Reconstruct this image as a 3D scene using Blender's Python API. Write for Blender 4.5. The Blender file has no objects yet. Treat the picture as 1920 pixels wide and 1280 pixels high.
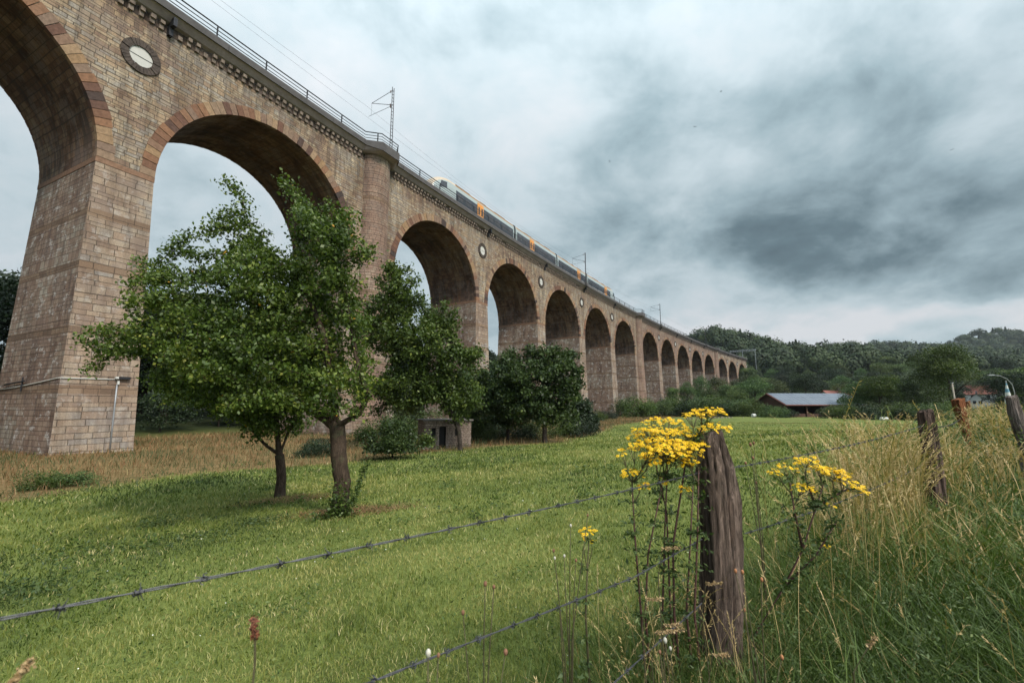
import bpy, math, random
import numpy as np
from mathutils import Vector, Matrix
R = math.radians
rng = np.random.default_rng(7)
random.seed(7)
S_ = bpy.context.scene
COL = S_.collection
# ------------------------------------------------------------------ helpers
def link(o, parent=None):
    COL.objects.link(o)
    if parent is not None: o.parent = parent
    return o
def tag(o, label=None, cat=None, group=None, kind=None):
    if label: o['label'] = label
    if cat: o['category'] = cat
    if group: o['group'] = group
    if kind: o['kind'] = kind
    return o
def empty(name, loc=(0, 0, 0), rz=0.0):
    o = bpy.data.objects.new(name, None); o.location = loc; o.rotation_euler = (0, 0, rz)
    o.empty_display_size = .2
    return link(o)
class MB:
    """collects polygons (with uv and tint) and links them as one mesh object"""
    def __init__(s): s.v = []; s.f = []; s.uv = []; s.t = []
    def face(s, pts, uv=None, t=0.5):
        n = len(s.v); s.v += [tuple(p) for p in pts]; k = len(pts)
        s.f.append(tuple(range(n, n + k)))
        s.uv += list(uv) if uv is not None else [(0, 0)] * k
        s.t.append(t)
    def box(s, c, d, t=.5, M=None, rz=0):
        x, y, z = d[0] / 2, d[1] / 2, d[2] / 2
        P = [Vector((sx * x, sy * y, sz * z)) for sx in (-1, 1) for sy in (-1, 1) for sz in (-1, 1)]
        cr, sr = math.cos(rz), math.sin(rz)
        P = [Vector((p.x * cr - p.y * sr + c[0], p.x * sr + p.y * cr + c[1], p.z + c[2])) for p in P]
        if M: P = [M(p.x, p.y, p.z) for p in P]
        for q, a, b in (((0, 1, 3, 2), 1, 2), ((4, 6, 7, 5), 1, 2), ((0, 4, 5, 1), 0, 2), ((2, 3, 7, 6), 0, 2), ((0, 2, 6, 4), 0, 1), ((1, 5, 7, 3), 0, 1)):
            raw = [((-1 if i < 4 else 1) * x + c[0], (-1 if (i // 2) % 2 == 0 else 1) * y + c[1], (-1 if i % 2 == 0 else 1) * z + c[2]) for i in q]
            s.face([P[i] for i in q], [(r[a], r[b]) for r in raw], t)
    def tube(s, pts, rad, n=6, t=.5, cap=True):
        pts = [Vector(p) for p in pts]
        if not hasattr(rad, '__len__'): rad = [rad] * len(pts)
        rings = []
        up = Vector((0, 0, 1))
        for i, p in enumerate(pts):
            d = (pts[min(i + 1, len(pts) - 1)] - pts[max(i - 1, 0)])
            d = d.normalized() if d.length > 1e-9 else Vector((0, 0, 1))
            a = d.cross(up if abs(d.z) < .95 else Vector((1, 0, 0))).normalized(); b = d.cross(a)
            rings.append([p + (a * math.cos(k * 2 * math.pi / n) + b * math.sin(k * 2 * math.pi / n)) * rad[i] for k in range(n)])
        L = 0
        for i in range(len(rings) - 1):
            dl = (pts[i + 1] - pts[i]).length
            for k in range(n):
                j = (k + 1) % n
                s.face([rings[i][k], rings[i][j], rings[i + 1][j], rings[i + 1][k]], [(k / n, L), ((k + 1) / n, L), ((k + 1) / n, L + dl), (k / n, L + dl)], t)
            L += dl
        if cap: s.face(rings[0][::-1], t=t); s.face(rings[-1], t=t)
    def lathe(s, prof, c=(0, 0, 0), n=16, t=.5):
        for i in range(len(prof) - 1):
            (r0, z0), (r1, z1) = prof[i], prof[i + 1]
            for k in range(n):
                a, b = 2 * math.pi * k / n, 2 * math.pi * (k + 1) / n
                s.face([(c[0] + r0 * math.cos(a), c[1] + r0 * math.sin(a), c[2] + z0), (c[0] + r0 * math.cos(b), c[1] + r0 * math.sin(b), c[2] + z0),
                        (c[0] + r1 * math.cos(b), c[1] + r1 * math.sin(b), c[2] + z1), (c[0] + r1 * math.cos(a), c[1] + r1 * math.sin(a), c[2] + z1)], t=t)
    def build(s, name, mat, parent=None, smooth=False, merge=True):
        m = bpy.data.meshes.new(name); m.from_pydata(s.v, [], s.f)
        uvl = m.uv_layers.new(name='uv'); uvl.data.foreach_set('uv', np.array(s.uv, 'f').ravel())
        a = m.attributes.new('tint', 'FLOAT', 'FACE'); a.data.foreach_set('value', np.array(s.t, 'f'))
        if merge:
            import bmesh
            b = bmesh.new(); b.from_mesh(m); bmesh.ops.remove_doubles(b, verts=b.verts, dist=1e-5)
            bmesh.ops.recalc_face_normals(b, faces=b.faces); b.to_mesh(m); b.free()
        if smooth: m.shade_smooth()
        m.materials.append(mat); m.update()
        return link(bpy.data.objects.new(name, m), parent)
def npmesh(name, V, F, tint, mat, parent=None, smooth=False, do_link=True):
    """V (n,3), F (m,k) faces of equal size k, tint (m,)"""
    m = bpy.data.meshes.new(name); k = F.shape[1]
    m.vertices.add(len(V)); m.vertices.foreach_set('co', V.astype('f').ravel())
    m.loops.add(F.size); m.loops.foreach_set('vertex_index', F.astype('i').ravel())
    m.polygons.add(len(F)); m.polygons.foreach_set('loop_start', np.arange(0, F.size, k, dtype='i'))
    m.update(calc_edges=True)
    if tint is not None:
        a = m.attributes.new('tint', 'FLOAT', 'FACE'); a.data.foreach_set('value', tint.astype('f'))
    if smooth: m.shade_smooth()
    m.materials.append(mat)
    o = bpy.data.objects.new(name, m)
    return link(o, parent) if do_link else o
def copy_tree(o, parent=None):
    c = o.copy(); COL.objects.link(c)
    if parent is not None: c.parent = parent
    for ch in [x for x in o.children]: copy_tree(ch, c)
    return c
# ------------------------------------------------------------------ node materials
def mat(name):
    m = bpy.data.materials.new(name); m.use_nodes = True; nt = m.node_tree; nt.nodes.clear(); return m, nt
def N(nt, typ, **kw):
    n = nt.nodes.new(typ)
    for k, v in kw.items():
        if k.startswith('i_'):
            k = k[2:]; k = int(k) if k.isdigit() else k.replace('_', ' ')
            n.inputs[k].default_value = v
        else: setattr(n, k, v)
    return n
def ramp(nt, stops, fac=None, interp='LINEAR'):
    r = nt.nodes.new('ShaderNodeValToRGB'); cr = r.color_ramp; cr.interpolation = interp
    while len(cr.elements) > len(stops): cr.elements.remove(cr.elements[-1])
    while len(cr.elements) < len(stops): cr.elements.new(1)
    for e, (p, c) in zip(cr.elements, stops):
        e.position = p; e.color = (c[0], c[1], c[2], 1) if hasattr(c, '__len__') else (c, c, c, 1)
    if fac is not None: nt.links.new(fac, r.inputs[0])
    return r
def mixc(nt, fac, a, b, mode='MIX'):
    n = nt.nodes.new('ShaderNodeMix'); n.data_type = 'RGBA'; n.blend_type = mode
    for sock, v in ((n.inputs[0], fac), (n.inputs[6], a), (n.inputs[7], b)):
        if hasattr(v, 'is_output'): nt.links.new(v, sock)
        elif hasattr(v, '__len__'): sock.default_value = (*v[:3], 1)
        else: sock.default_value = v
    return n.outputs[2]
def mth(nt, op, a, b=None, c=None, clamp=False):
    n = nt.nodes.new('ShaderNodeMath'); n.operation = op; n.use_clamp = clamp
    for i, v in enumerate((a, b, c)):
        if v is None: continue
        if hasattr(v, 'is_output'): nt.links.new(v, n.inputs[i])
        else: n.inputs[i].default_value = v
    return n.outputs[0]
def noise(nt, vec, scale, detail=4, rough=.6, dist=0, col=False):
    n = N(nt, 'ShaderNodeTexNoise'); n.inputs['Scale'].default_value = scale; n.inputs['Detail'].default_value = detail
    n.inputs['Roughness'].default_value = rough; n.inputs['Distortion'].default_value = dist
    if vec is not None: nt.links.new(vec, n.inputs['Vector'])
    return n.outputs[1 if col else 0]
def finish(nt, color, rough=.8, bump=None, bstr=.3, bdist=.02, metal=0, spec=.3):
    b = N(nt, 'ShaderNodeBsdfPrincipled'); o = N(nt, 'ShaderNodeOutputMaterial')
    if hasattr(color, 'is_output'): nt.links.new(color, b.inputs['Base Color'])
    else: b.inputs['Base Color'].default_value = (*color, 1)
    if hasattr(rough, 'is_output'): nt.links.new(rough, b.inputs['Roughness'])
    else: b.inputs['Roughness'].default_value = rough
    b.inputs['Metallic'].default_value = metal; b.inputs['Specular IOR Level'].default_value = spec
    if bump is not None:
        bn = N(nt, 'ShaderNodeBump'); bn.inputs['Strength'].default_value = bstr; bn.inputs['Distance'].default_value = bdist
        nt.links.new(bump, bn.inputs['Height']); nt.links.new(bn.outputs[0], b.inputs['Normal'])
    nt.links.new(b.outputs[0], o.inputs[0]); return b
def plain(name, c, rough=.7, metal=0, var=.25, sc=6, spec=.3, bstr=.15):
    m, nt = mat(name); tc = N(nt, 'ShaderNodeTexCoord')
    n1 = noise(nt, tc.outputs['Object'], sc, 5, .65); n2 = noise(nt, tc.outputs['Object'], sc * 7, 3, .6)
    f = mth(nt, 'ADD', mth(nt, 'MULTIPLY', n1, .7), mth(nt, 'MULTIPLY', n2, .3))
    lo = [x * (1 - var) for x in c]; hi = [min(1, x * (1 + var)) for x in c]
    finish(nt, ramp(nt, [(.3, lo), (.7, hi)], f).outputs[0], rough, n2, bstr, .01, metal, spec); return m
def masonry(name, stops, bw=.62, rh=.27, dark=.8, bands=True, stain=.5, white=.0, mo_=.024, tw=.45):
    m, nt = mat(name); L = nt.links
    uv = N(nt, 'ShaderNodeUVMap', uv_map='uv'); sep = N(nt, 'ShaderNodeSeparateXYZ'); L.new(uv.outputs[0], sep.inputs[0])
    wob = noise(nt, uv.outputs[0], .6, 2, .5, col=True)
    wv = N(nt, 'ShaderNodeVectorMath', operation='SCALE'); L.new(wob, wv.inputs[0]); wv.inputs['Scale'].default_value = .10
    wob2 = noise(nt, uv.outputs[0], 9, 2, .5, col=True)
    wv2 = N(nt, 'ShaderNodeVectorMath', operation='SCALE'); L.new(wob2, wv2.inputs[0]); wv2.inputs['Scale'].default_value = .045
    ad0 = N(nt, 'ShaderNodeVectorMath', operation='ADD'); L.new(wv.outputs[0], ad0.inputs[0]); L.new(wv2.outputs[0], ad0.inputs[1])
    # courses of uneven height, each with its own block length
    n1 = N(nt, 'ShaderNodeTexNoise', noise_dimensions='1D'); n1.inputs['Scale'].default_value = .42 / rh; n1.inputs['Detail'].default_value = 1; L.new(sep.outputs[1], n1.inputs['W'])
    vv = mth(nt, 'ADD', sep.outputs[1], mth(nt, 'MULTIPLY', mth(nt, 'SUBTRACT', n1.outputs[0], .5), rh * 1.5))
    s0_ = N(nt, 'ShaderNodeSeparateXYZ'); L.new(ad0.outputs[0], s0_.inputs[0]); vv = mth(nt, 'ADD', vv, mth(nt, 'MULTIPLY', s0_.outputs[1], .8))
    wn_ = N(nt, 'ShaderNodeTexWhiteNoise', noise_dimensions='1D'); L.new(mth(nt, 'FLOOR', mth(nt, 'DIVIDE', vv, rh)), wn_.inputs['W'])
    uu = mth(nt, 'ADD', mth(nt, 'MULTIPLY', sep.outputs[0], mth(nt, 'ADD', mth(nt, 'MULTIPLY', wn_.outputs[0], .75), .7)), mth(nt, 'MULTIPLY', wn_.outputs[0], 37.0)); uu = mth(nt, 'ADD', uu, s0_.outputs[0])
    ad = N(nt, 'ShaderNodeCombineXYZ'); L.new(uu, ad.inputs[0]); L.new(vv, ad.inputs[1])
    def brick(w, h, mo, off=.5, fr=2, sq=1.0, sf=1):
        b = N(nt, 'ShaderNodeTexBrick', offset=off, offset_frequency=fr, squash=sq, squash_frequency=sf)
        L.new(ad.outputs[0], b.inputs['Vector'])
        b.inputs['Color1'].default_value = (0, 0, 0, 1); b.inputs['Color2'].default_value = (1, 1, 1, 1); b.inputs['Mortar'].default_value = (.5, .5, .5, 1)
        b.inputs['Scale'].default_value = 1; b.inputs['Mortar Size'].default_value = mo; b.inputs['Mortar Smooth'].default_value = .35
        b.inputs['Bias'].default_value = 0; b.inputs['Brick Width'].default_value = w; b.inputs['Row Height'].default_value = h
        return b
    A = brick(bw, rh, mo_); rv = N(nt, 'ShaderNodeSeparateXYZ'); L.new(A.outputs['Color'], rv.inputs[0])
    val = rv.outputs[0]; mort = A.outputs['Fac']
    # regional drift of the stone colour
    drift = noise(nt, uv.outputs[0], .22, 3, .6)
    v2 = mth(nt, 'ADD', mth(nt, 'MULTIPLY', val, tw), mth(nt, 'MULTIPLY', mth(nt, 'SUBTRACT', drift, .5), 2.0), clamp=True)
    v2 = mth(nt, 'ADD', v2, .5 - tw / 2, clamp=True)
    grain = noise(nt, uv.outputs[0], 14, 5, .7); fine = noise(nt, uv.outputs[0], 60, 3, .6)
    c = ramp(nt, stops, v2).outputs[0]
    c = mixc(nt, .75, c, ramp(nt, [(.25, .45), (.5, .95), (.75, 1.4)], grain).outputs[0], 'MULTIPLY')
    # streaky weathering, stretched vertically
    mp = N(nt, 'ShaderNodeMapping'); L.new(uv.outputs[0], mp.inputs[0]); mp.inputs['Scale'].default_value = (.9, .16, 1)
    st = noise(nt, mp.outputs[0], 1.0, 6, .65)
    c = mixc(nt, stain, c, ramp(nt, [(.41, (.40, .36, .33)), (.53, (1.06, 1.06, 1.03))], st).outputs[0], 'MULTIPLY')
    mp2 = N(nt, 'ShaderNodeMapping'); L.new(uv.outputs[0], mp2.inputs[0]); mp2.inputs['Scale'].default_value = (2.6, .22, 1)
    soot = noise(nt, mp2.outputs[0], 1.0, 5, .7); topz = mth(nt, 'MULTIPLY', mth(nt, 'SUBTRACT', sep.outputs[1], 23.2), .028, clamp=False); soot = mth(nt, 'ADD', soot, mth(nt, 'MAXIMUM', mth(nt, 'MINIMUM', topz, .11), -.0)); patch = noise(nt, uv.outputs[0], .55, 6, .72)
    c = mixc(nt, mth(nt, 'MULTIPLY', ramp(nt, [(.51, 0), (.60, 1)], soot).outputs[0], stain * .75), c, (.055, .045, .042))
    c = mixc(nt, mth(nt, 'MULTIPLY', ramp(nt, [(.50, 0), (.57, 1)], patch).outputs[0], .5), c, (.19, .145, .125))
    if white > 0:
        wn = noise(nt, uv.outputs[0], 1.3, 6, .75)
        c = mixc(nt, mth(nt, 'MULTIPLY', ramp(nt, [(.55, 0), (.61, 1)], wn).outputs[0], white), c, (.5, .48, .46))
    if bands:
        z = sep.outputs[1]; acc = None
        for bz in (11.7, 8.35, 4.4, .95, 21.9):
            d = mth(nt, 'LESS_THAN', mth(nt, 'ABSOLUTE', mth(nt, 'SUBTRACT', z, bz)), .24)
            acc = d if acc is None else mth(nt, 'MAXIMUM', acc, d)
        B = brick(1.15, 10, .02, sq=1, sf=1); bs = N(nt, 'ShaderNodeSeparateXYZ'); L.new(B.outputs['Color'], bs.inputs[0])
        bc = ramp(nt, [(0, (.11, .075, .055)), (.5, (.17, .11, .075)), (1, (.24, .17, .12))], bs.outputs[0]).outputs[0]
        bc = mixc(nt, .6, bc, ramp(nt, [(.3, .6), (.7, 1.25)], grain).outputs[0], 'MULTIPLY')
        c = mixc(nt, mth(nt, 'MULTIPLY', acc, .85), c, bc)
    c = mixc(nt, mth(nt, 'MULTIPLY', mort, dark), c, (.055, .042, .034))
    hgt = mth(nt, 'SUBTRACT', mth(nt, 'ADD', mth(nt, 'MULTIPLY', grain, .45), mth(nt, 'MULTIPLY', fine, .12)), mth(nt, 'MULTIPLY', mort, .9))
    hgt = mth(nt, 'ADD', hgt, mth(nt, 'MULTIPLY', val, .35))
    finish(nt, c, .92, hgt, .75, .035, spec=.15); return m
def leafmat(name, stops, trans=.3, rough=.5, objvar=.12):
    m, nt = mat(name); L = nt.links
    a = N(nt, 'ShaderNodeAttribute', attribute_name='tint'); oi = N(nt, 'ShaderNodeObjectInfo')
    c = ramp(nt, stops, a.outputs['Fac']).outputs[0]
    hs = N(nt, 'ShaderNodeHueSaturation'); L.new(c, hs.inputs['Color'])
    L.new(mth(nt, 'ADD', mth(nt, 'MULTIPLY', oi.outputs['Random'], objvar * .25), .5 - objvar * .125), hs.inputs['Hue'])
    L.new(mth(nt, 'ADD', mth(nt, 'MULTIPLY', oi.outputs['Random'], objvar * 4), 1 - objvar * 2), hs.inputs['Value'])
    b = N(nt, 'ShaderNodeBsdfPrincipled'); L.new(hs.outputs[0], b.inputs['Base Color']); b.inputs['Roughness'].default_value = rough
    b.inputs['Specular IOR Level'].default_value = .35
    t = N(nt, 'ShaderNodeBsdfTranslucent'); L.new(mixc(nt, 1, hs.outputs[0], (1.1, 1.25, .6), 'MULTIPLY'), t.inputs[0])
    mx = N(nt, 'ShaderNodeMixShader'); mx.inputs[0].default_value = trans; L.new(b.outputs[0], mx.inputs[1]); L.new(t.outputs[0], mx.inputs[2])
    o = N(nt, 'ShaderNodeOutputMaterial'); L.new(mx.outputs[0], o.inputs[0]); return m
# ------------------------------------------------------------------ camera model (for reading distances off the photograph)
FPX, PITCH = 847.55, 0.14182
def at(px, py, Y):
    """world point seen at photo pixel (px,py) whose ground distance along +Y is Y"""
    u = (px - 960) / FPX; v = (640 - py) / FPX; c, s = math.cos(PITCH), math.sin(PITCH)
    d = Vector((u, c - v * s, s + v * c)); return d * (Y / d.y)
# ------------------------------------------------------------------ viaduct alignment
VX0, VY0, VTH, VK, VK2 = -24.98303, 27.4113, 1.10094, -0.99114e-3, 0.49544e-6
PB, EX = 20.0, 3.456
_S = np.linspace(-120, 420, 5401); _A = VTH + VK * _S + VK2 * _S * _S
_ds = _S[1] - _S[0]; _X = np.cumsum(np.cos(_A)) * _ds; _Y = np.cumsum(np.sin(_A)) * _ds
_i0 = int(np.argmin(abs(_S))); _X += VX0 - _X[_i0]; _Y += VY0 - _Y[_i0]
def W(s, off, z):
    a = float(np.interp(s, _S, _A)); x = float(np.interp(s, _S, _X)); y = float(np.interp(s, _S, _Y))
    return Vector((x + off * math.sin(a), y - off * math.cos(a), z))
_cs = _S[::20]; _cx = _X[::20]; _cy = _Y[::20]; _ca = _A[::20]
def sd(x, y):
    """(s, D): place along the viaduct, distance in front (+) of its facade"""
    x = np.atleast_1d(np.asarray(x, float)); y = np.atleast_1d(np.asarray(y, float))
    s = np.empty(x.shape); D = np.empty(x.shape)
    for i in range(0, x.size, 20000):
        xs, ys = x[i:i + 20000], y[i:i + 20000]
        j = np.argmin((xs[:, None] - _cx) ** 2 + (ys[:, None] - _cy) ** 2, axis=1)
        a = _ca[j]; dx = xs - _cx[j]; dy = ys - _cy[j]
        D[i:i + 20000] = dx * np.sin(a) - dy * np.cos(a); s[i:i + 20000] = _cs[j] + dx * np.cos(a) + dy * np.sin(a)
    return s, D
def sst(a, b, x):
    t = np.clip((x - a) / (b - a), 0, 1); return t * t * (3 - 2 * t)
_vt = np.random.default_rng(99).random((256, 256))
def vn(x, y, s, o=0):
    """smooth value noise, 0..1"""
    x = np.asarray(x) / s + 37.3 * o + 1000; y = np.asarray(y) / s + 11.7 * o + 1000; i = np.floor(x).astype(int); j = np.floor(y).astype(int); f = x - i; g = y - j
    f = f * f * (3 - 2 * f); g = g * g * (3 - 2 * g); q = lambda a, b: _vt[a % 256, b % 256]
    return (q(i, j) * (1 - f) + q(i + 1, j) * f) * (1 - g) + (q(i, j + 1) * (1 - f) + q(i + 1, j + 1) * f) * g
def fbm(x, y, s, o=0, n=4):
    a = 0; w = 0
    for k in range(n): a = a + vn(x, y, s / 2 ** k, o + k * 3) * .6 ** k; w += .6 ** k
    return a / w
FU = np.array([.735, .678]); FO = np.array([1.12, 2.5])          # fence line: direction and the near post
def fence_uv(x, y):
    dx = x - FO[0]; dy = y - FO[1]; return dx * FU[0] + dy * FU[1], dx * FU[1] - dy * FU[0]
def lump(x, y, s):
    return (np.sin(x / s * 1.3 + 1.7 * np.sin(y / s * .9)) + np.sin(y / s * 1.1 + 1.3 * np.sin(x / s * .7 + 2)) + .5 * np.sin((x + y) / s * 2.3)) / 2.5
def H(x, y):
    """ground height; the eye is at 0"""
    x = np.atleast_1d(np.asarray(x, float)); y = np.atleast_1d(np.asarray(y, float)); r = np.hypot(x, y)
    s, D = sd(x, y)
    near = np.interp(D, [-420, -130, -35, -9, 14, 22, 28, 34.7, 39, 46, 60, 200], [26, 11, -.5, -2.75, -2.75, -2.55, -2.1, -1.42, -1.05, -.9, -.9, -1.0])
    far = np.interp(D, [-420, -130, -35, -9, 14, 30, 200, 600], [26, 11, -.5, -2.75, -2.75, -2.3, -1.7, 0])
    w = sst(16, 55, r); h = near * (1 - w) + far * w
    fu, fv = fence_uv(x, y)
    def hill(px, d, amp, sx, sy):
        cx, cy = (px - 960) / FPX * d, d; n = math.hypot(cx, cy); ux, uy = cx / n, cy / n
        dx, dy = x - cx, y - cy; a = dx * ux + dy * uy; b = -dx * uy + dy * ux
        return amp * np.exp(-(a / sx) ** 2 - (b / sy) ** 2)
    h = h + hill(1345, 430, 25, 120, 62) + hill(1180, 520, 26, 140, 120)
    h = h + hill(1450, 700, 64, 190, 260) + hill(1500, 345, 19, 110, 120) + hill(1800, 330, 12, 90, 120) + hill(1640, 900, 104, 200, 250) + hill(1845, 1050, 120, 210, 150) + hill(2050, 1050, 105, 240, 260) + hill(1960, 620, 30, 120, 160)
    h = h + .05 * lump(x, y, 1.9) * sst(3, 9, r) + .012 * lump(x, y, .45)
    h = h + 1.6 * lump(x, y, 60) * sst(150, 400, r)
    return h
def Hs(x, y): return float(H(x, y)[0])
EXPO = 0.5
NG = 400000
SUNE = 2.7
SKYG, SKYZ = 3.0, 2.0
SKYR = [(0, (.055, .078, .092)), (.25, (.095, .138, .158)), (.5, (.225, .295, .325)), (.72, (.365, .43, .46)), (1, (.49, .505, .525))]

SKYB = [(1700, 430, .36, .085, -.27), (1920, 540, .14, .07, -.26), (1480, 455, .22, .05, -.12), (1200, 280, .30, .10, -.14), (1150, 430, .14, .07, -.12), (1850, 60, .4, .1, -.06), (500, 100, .6, .2, .13), (1750, 612, .8, .045, .36), (1150, 560, .3, .06, .14), (400, 430, .25, .12, .18)]
HAZE = .00007
# ================================================================== MATERIALS
TAN = [(0, (.125, .085, .07)), (.2, (.215, .148, .112)), (.42, (.315, .228, .155)), (.6, (.33, .268, .20)), (.78, (.265, .238, .215)), (1, (.43, .345, .25))]
PINK = [(0, (.14, .09, .075)), (.25, (.215, .14, .11)), (.5, (.27, .18, .14)), (.75, (.28, .21, .165)), (1, (.35, .28, .21))]
SIDE = [(0, (.13, .088, .075)), (.3, (.22, .15, .12)), (.6, (.29, .215, .17)), (.85, (.31, .275, .235)), (1, (.44, .39, .34))]
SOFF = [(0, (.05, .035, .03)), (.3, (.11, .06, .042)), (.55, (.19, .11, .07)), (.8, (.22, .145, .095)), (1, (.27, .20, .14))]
PIER = [(0, (.13, .09, .075)), (.2, (.205, .145, .115)), (.45, (.285, .21, .158)), (.65, (.31, .248, .195)), (.8, (.25, .222, .205)), (1, (.39, .315, .245))]
m_front = masonry('stone_front', TAN, bw=.66, rh=.235, bands=False, stain=.6, tw=.62)
m_pierf = masonry('stone_pier_front', PIER, bw=.92, rh=.36, bands=True, stain=.45, white=.25, mo_=.02)
m_front2 = masonry('stone_front_reddish', PINK, bands=False, stain=.5)
m_pierf2 = masonry('stone_pier_pale', TAN, bw=.8, rh=.33, bands=True, stain=.3)
m_side = masonry('stone_pier_side', SIDE, bw=.52, rh=.27, bands=True, stain=.6, white=.7, mo_=.02)
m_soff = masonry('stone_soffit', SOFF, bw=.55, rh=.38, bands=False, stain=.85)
m_thick = masonry('stone_column', PINK, bw=.55, rh=.26, bands=True, stain=.4)
def vous():
    m, nt = mat('voussoir_stone'); a = N(nt, 'ShaderNodeAttribute', attribute_name='tint'); tc = N(nt, 'ShaderNodeTexCoord')
    c = ramp(nt, [(0, (.06, .045, .042)), (.22, (.13, .07, .052)), (.42, (.225, .12, .072)), (.6, (.19, .13, .10)), (.8, (.29, .20, .13)), (1, (.26, .165, .095))], a.outputs['Fac']).outputs[0]
    g = noise(nt, tc.outputs['Object'], 5, 6, .7); c = mixc(nt, .8, c, ramp(nt, [(.28, .5), (.72, 1.3)], g).outputs[0], 'MULTIPLY')
    finish(nt, c, .9, noise(nt, tc.outputs['Object'], 25, 4, .7), .5, .03, spec=.15); return m
m_vous = vous()
m_conc = plain('parapet_concrete', (.075, .070, .072), .9, var=.35, sc=1.2)
m_conc2 = plain('slab_underside_concrete', (.27, .225, .235), .9, var=.3, sc=.9)
m_corb = plain('corbel_stone', (.15, .118, .098), .9, var=.9, sc=1.7)
m_medr = plain('dark_medallion_stone', (.055, .042, .036), .9, var=.8, sc=3)
m_medp = plain('pale_plate', (.44, .43, .41), .8, var=.10, sc=3)
m_steel = plain('dark_steel', (.035, .035, .04), .55, .6, .3)
m_galv = plain('galvanised_steel', (.28, .29, .31), .5, .5, .2)
m_pink = plain('weathered_coping', (.26, .225, .19), .9, var=.4, sc=2)
# ================================================================== VIADUCT
via = empty('railway_viaduct', W(0, 0, -2.7)); via.location = (0, 0, 0)
tag(via, 'tall curved sandstone railway viaduct with round arches crossing the whole meadow', 'viaduct')
HW, ZS, RA, RD, ZW, WD = 1.55, 15.3, 8.45, .86, 26.75, 8.4    # pier half width, springing, arch radius, ring depth, wall top, width
PIERS = []
def pc(i, m): return i * PB + m * EX
for i, m, th in ((-3, 0, 0), (-2, 0, 0), (-1, 0, 0), (0, 0, 0), (1, .5, 1), (2, 1, 0), (3, 1, 0), (4, 1, 0), (5, 1, 0), (6, 1.5, 1), (7, 2, 0), (8, 2, 0), (9, 2, 0), (10, 2, 0), (11, 2.5, 1), (12, 3, 0), (13, 3, 0), (14, 3, 0)):
    PIERS.append((pc(i, m), th))
def grid(mb, fn, us, vs, uvf, t=.5):
    P = [[fn(u, v) for v in vs] for u in us]
    for i in range(len(us) - 1):
        for j in range(len(vs) - 1):
            mb.face([P[i][j], P[i + 1][j], P[i + 1][j + 1], P[i][j + 1]], [uvf(us[i], vs[j]), uvf(us[i + 1], vs[j]), uvf(us[i + 1], vs[j + 1]), uvf(us[i], vs[j + 1])], t)
zb = -4.2
for k, (pcs, th) in enumerate(PIERS):
    w = HW + (EX / 2 if th else 0)
    def hw(z): return w + .42 * (ZS - z) / 18
    def bo(z): return .42 * (ZS - z) / 18
    zs = list(np.linspace(zb, ZS, 8))
    reddish = 9 < k < 14
    f = MB()
    us = np.linspace(-1, 1, 5)
    grid(f, lambda u, z: W(pcs + u * hw(z), bo(z), z), us, zs, lambda u, z: (pcs + u * hw(z), z))
    pf = f.build('pier', m_pierf, via)
    g = MB()
    for sgn in (-1, 1):
        grid(g, lambda v, z: W(pcs + sgn * hw(z), bo(z) - v * (WD + 2 * bo(z)), z), [0, .5, 1], zs, lambda v, z: (v * WD + 31.7 * k + sgn * 9, z))
    grid(g, lambda u, z: W(pcs + u * hw(z), -WD - bo(z), z), us, zs, lambda u, z: (pcs + u * hw(z), z))
    g.face([W(pcs - w, 0, ZS), W(pcs + w, 0, ZS), W(pcs + w, -WD, ZS), W(pcs - w, -WD, ZS)])
    g.build('pier_flank', m_side, pf)
    # impost course and plinth stand proud
    q = MB(); q.box((pcs, -WD / 2, ZS - .17), (2 * w + .07, WD + .07, .34), .5, W)
    q.build('impost', m_vous, pf)
    q = MB(); q.box((pcs, -WD / 2, -3.4), (2 * w + 1.35, WD + 1.35, 1.15), .5, W); q.build('plinth', m_pink, pf)
    if th:
        c = MB(); Rr = 1.85; n = 14; co = -.55
        zz = list(np.linspace(zb, 26.84, 10)); th_ = np.linspace(R(-12), R(192), n)
        def cr(z): return Rr + .32 * max(0, (ZS - z)) / 18
        grid(c, lambda a, z: W(pcs - cr(z) * math.cos(a), co + cr(z) * math.sin(a) + .42 * max(0, ZS - z) / 18, z), th_, zz, lambda a, z: (Rr * a, z + .1))
        c.build('column', m_thick, via, smooth=True)
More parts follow.
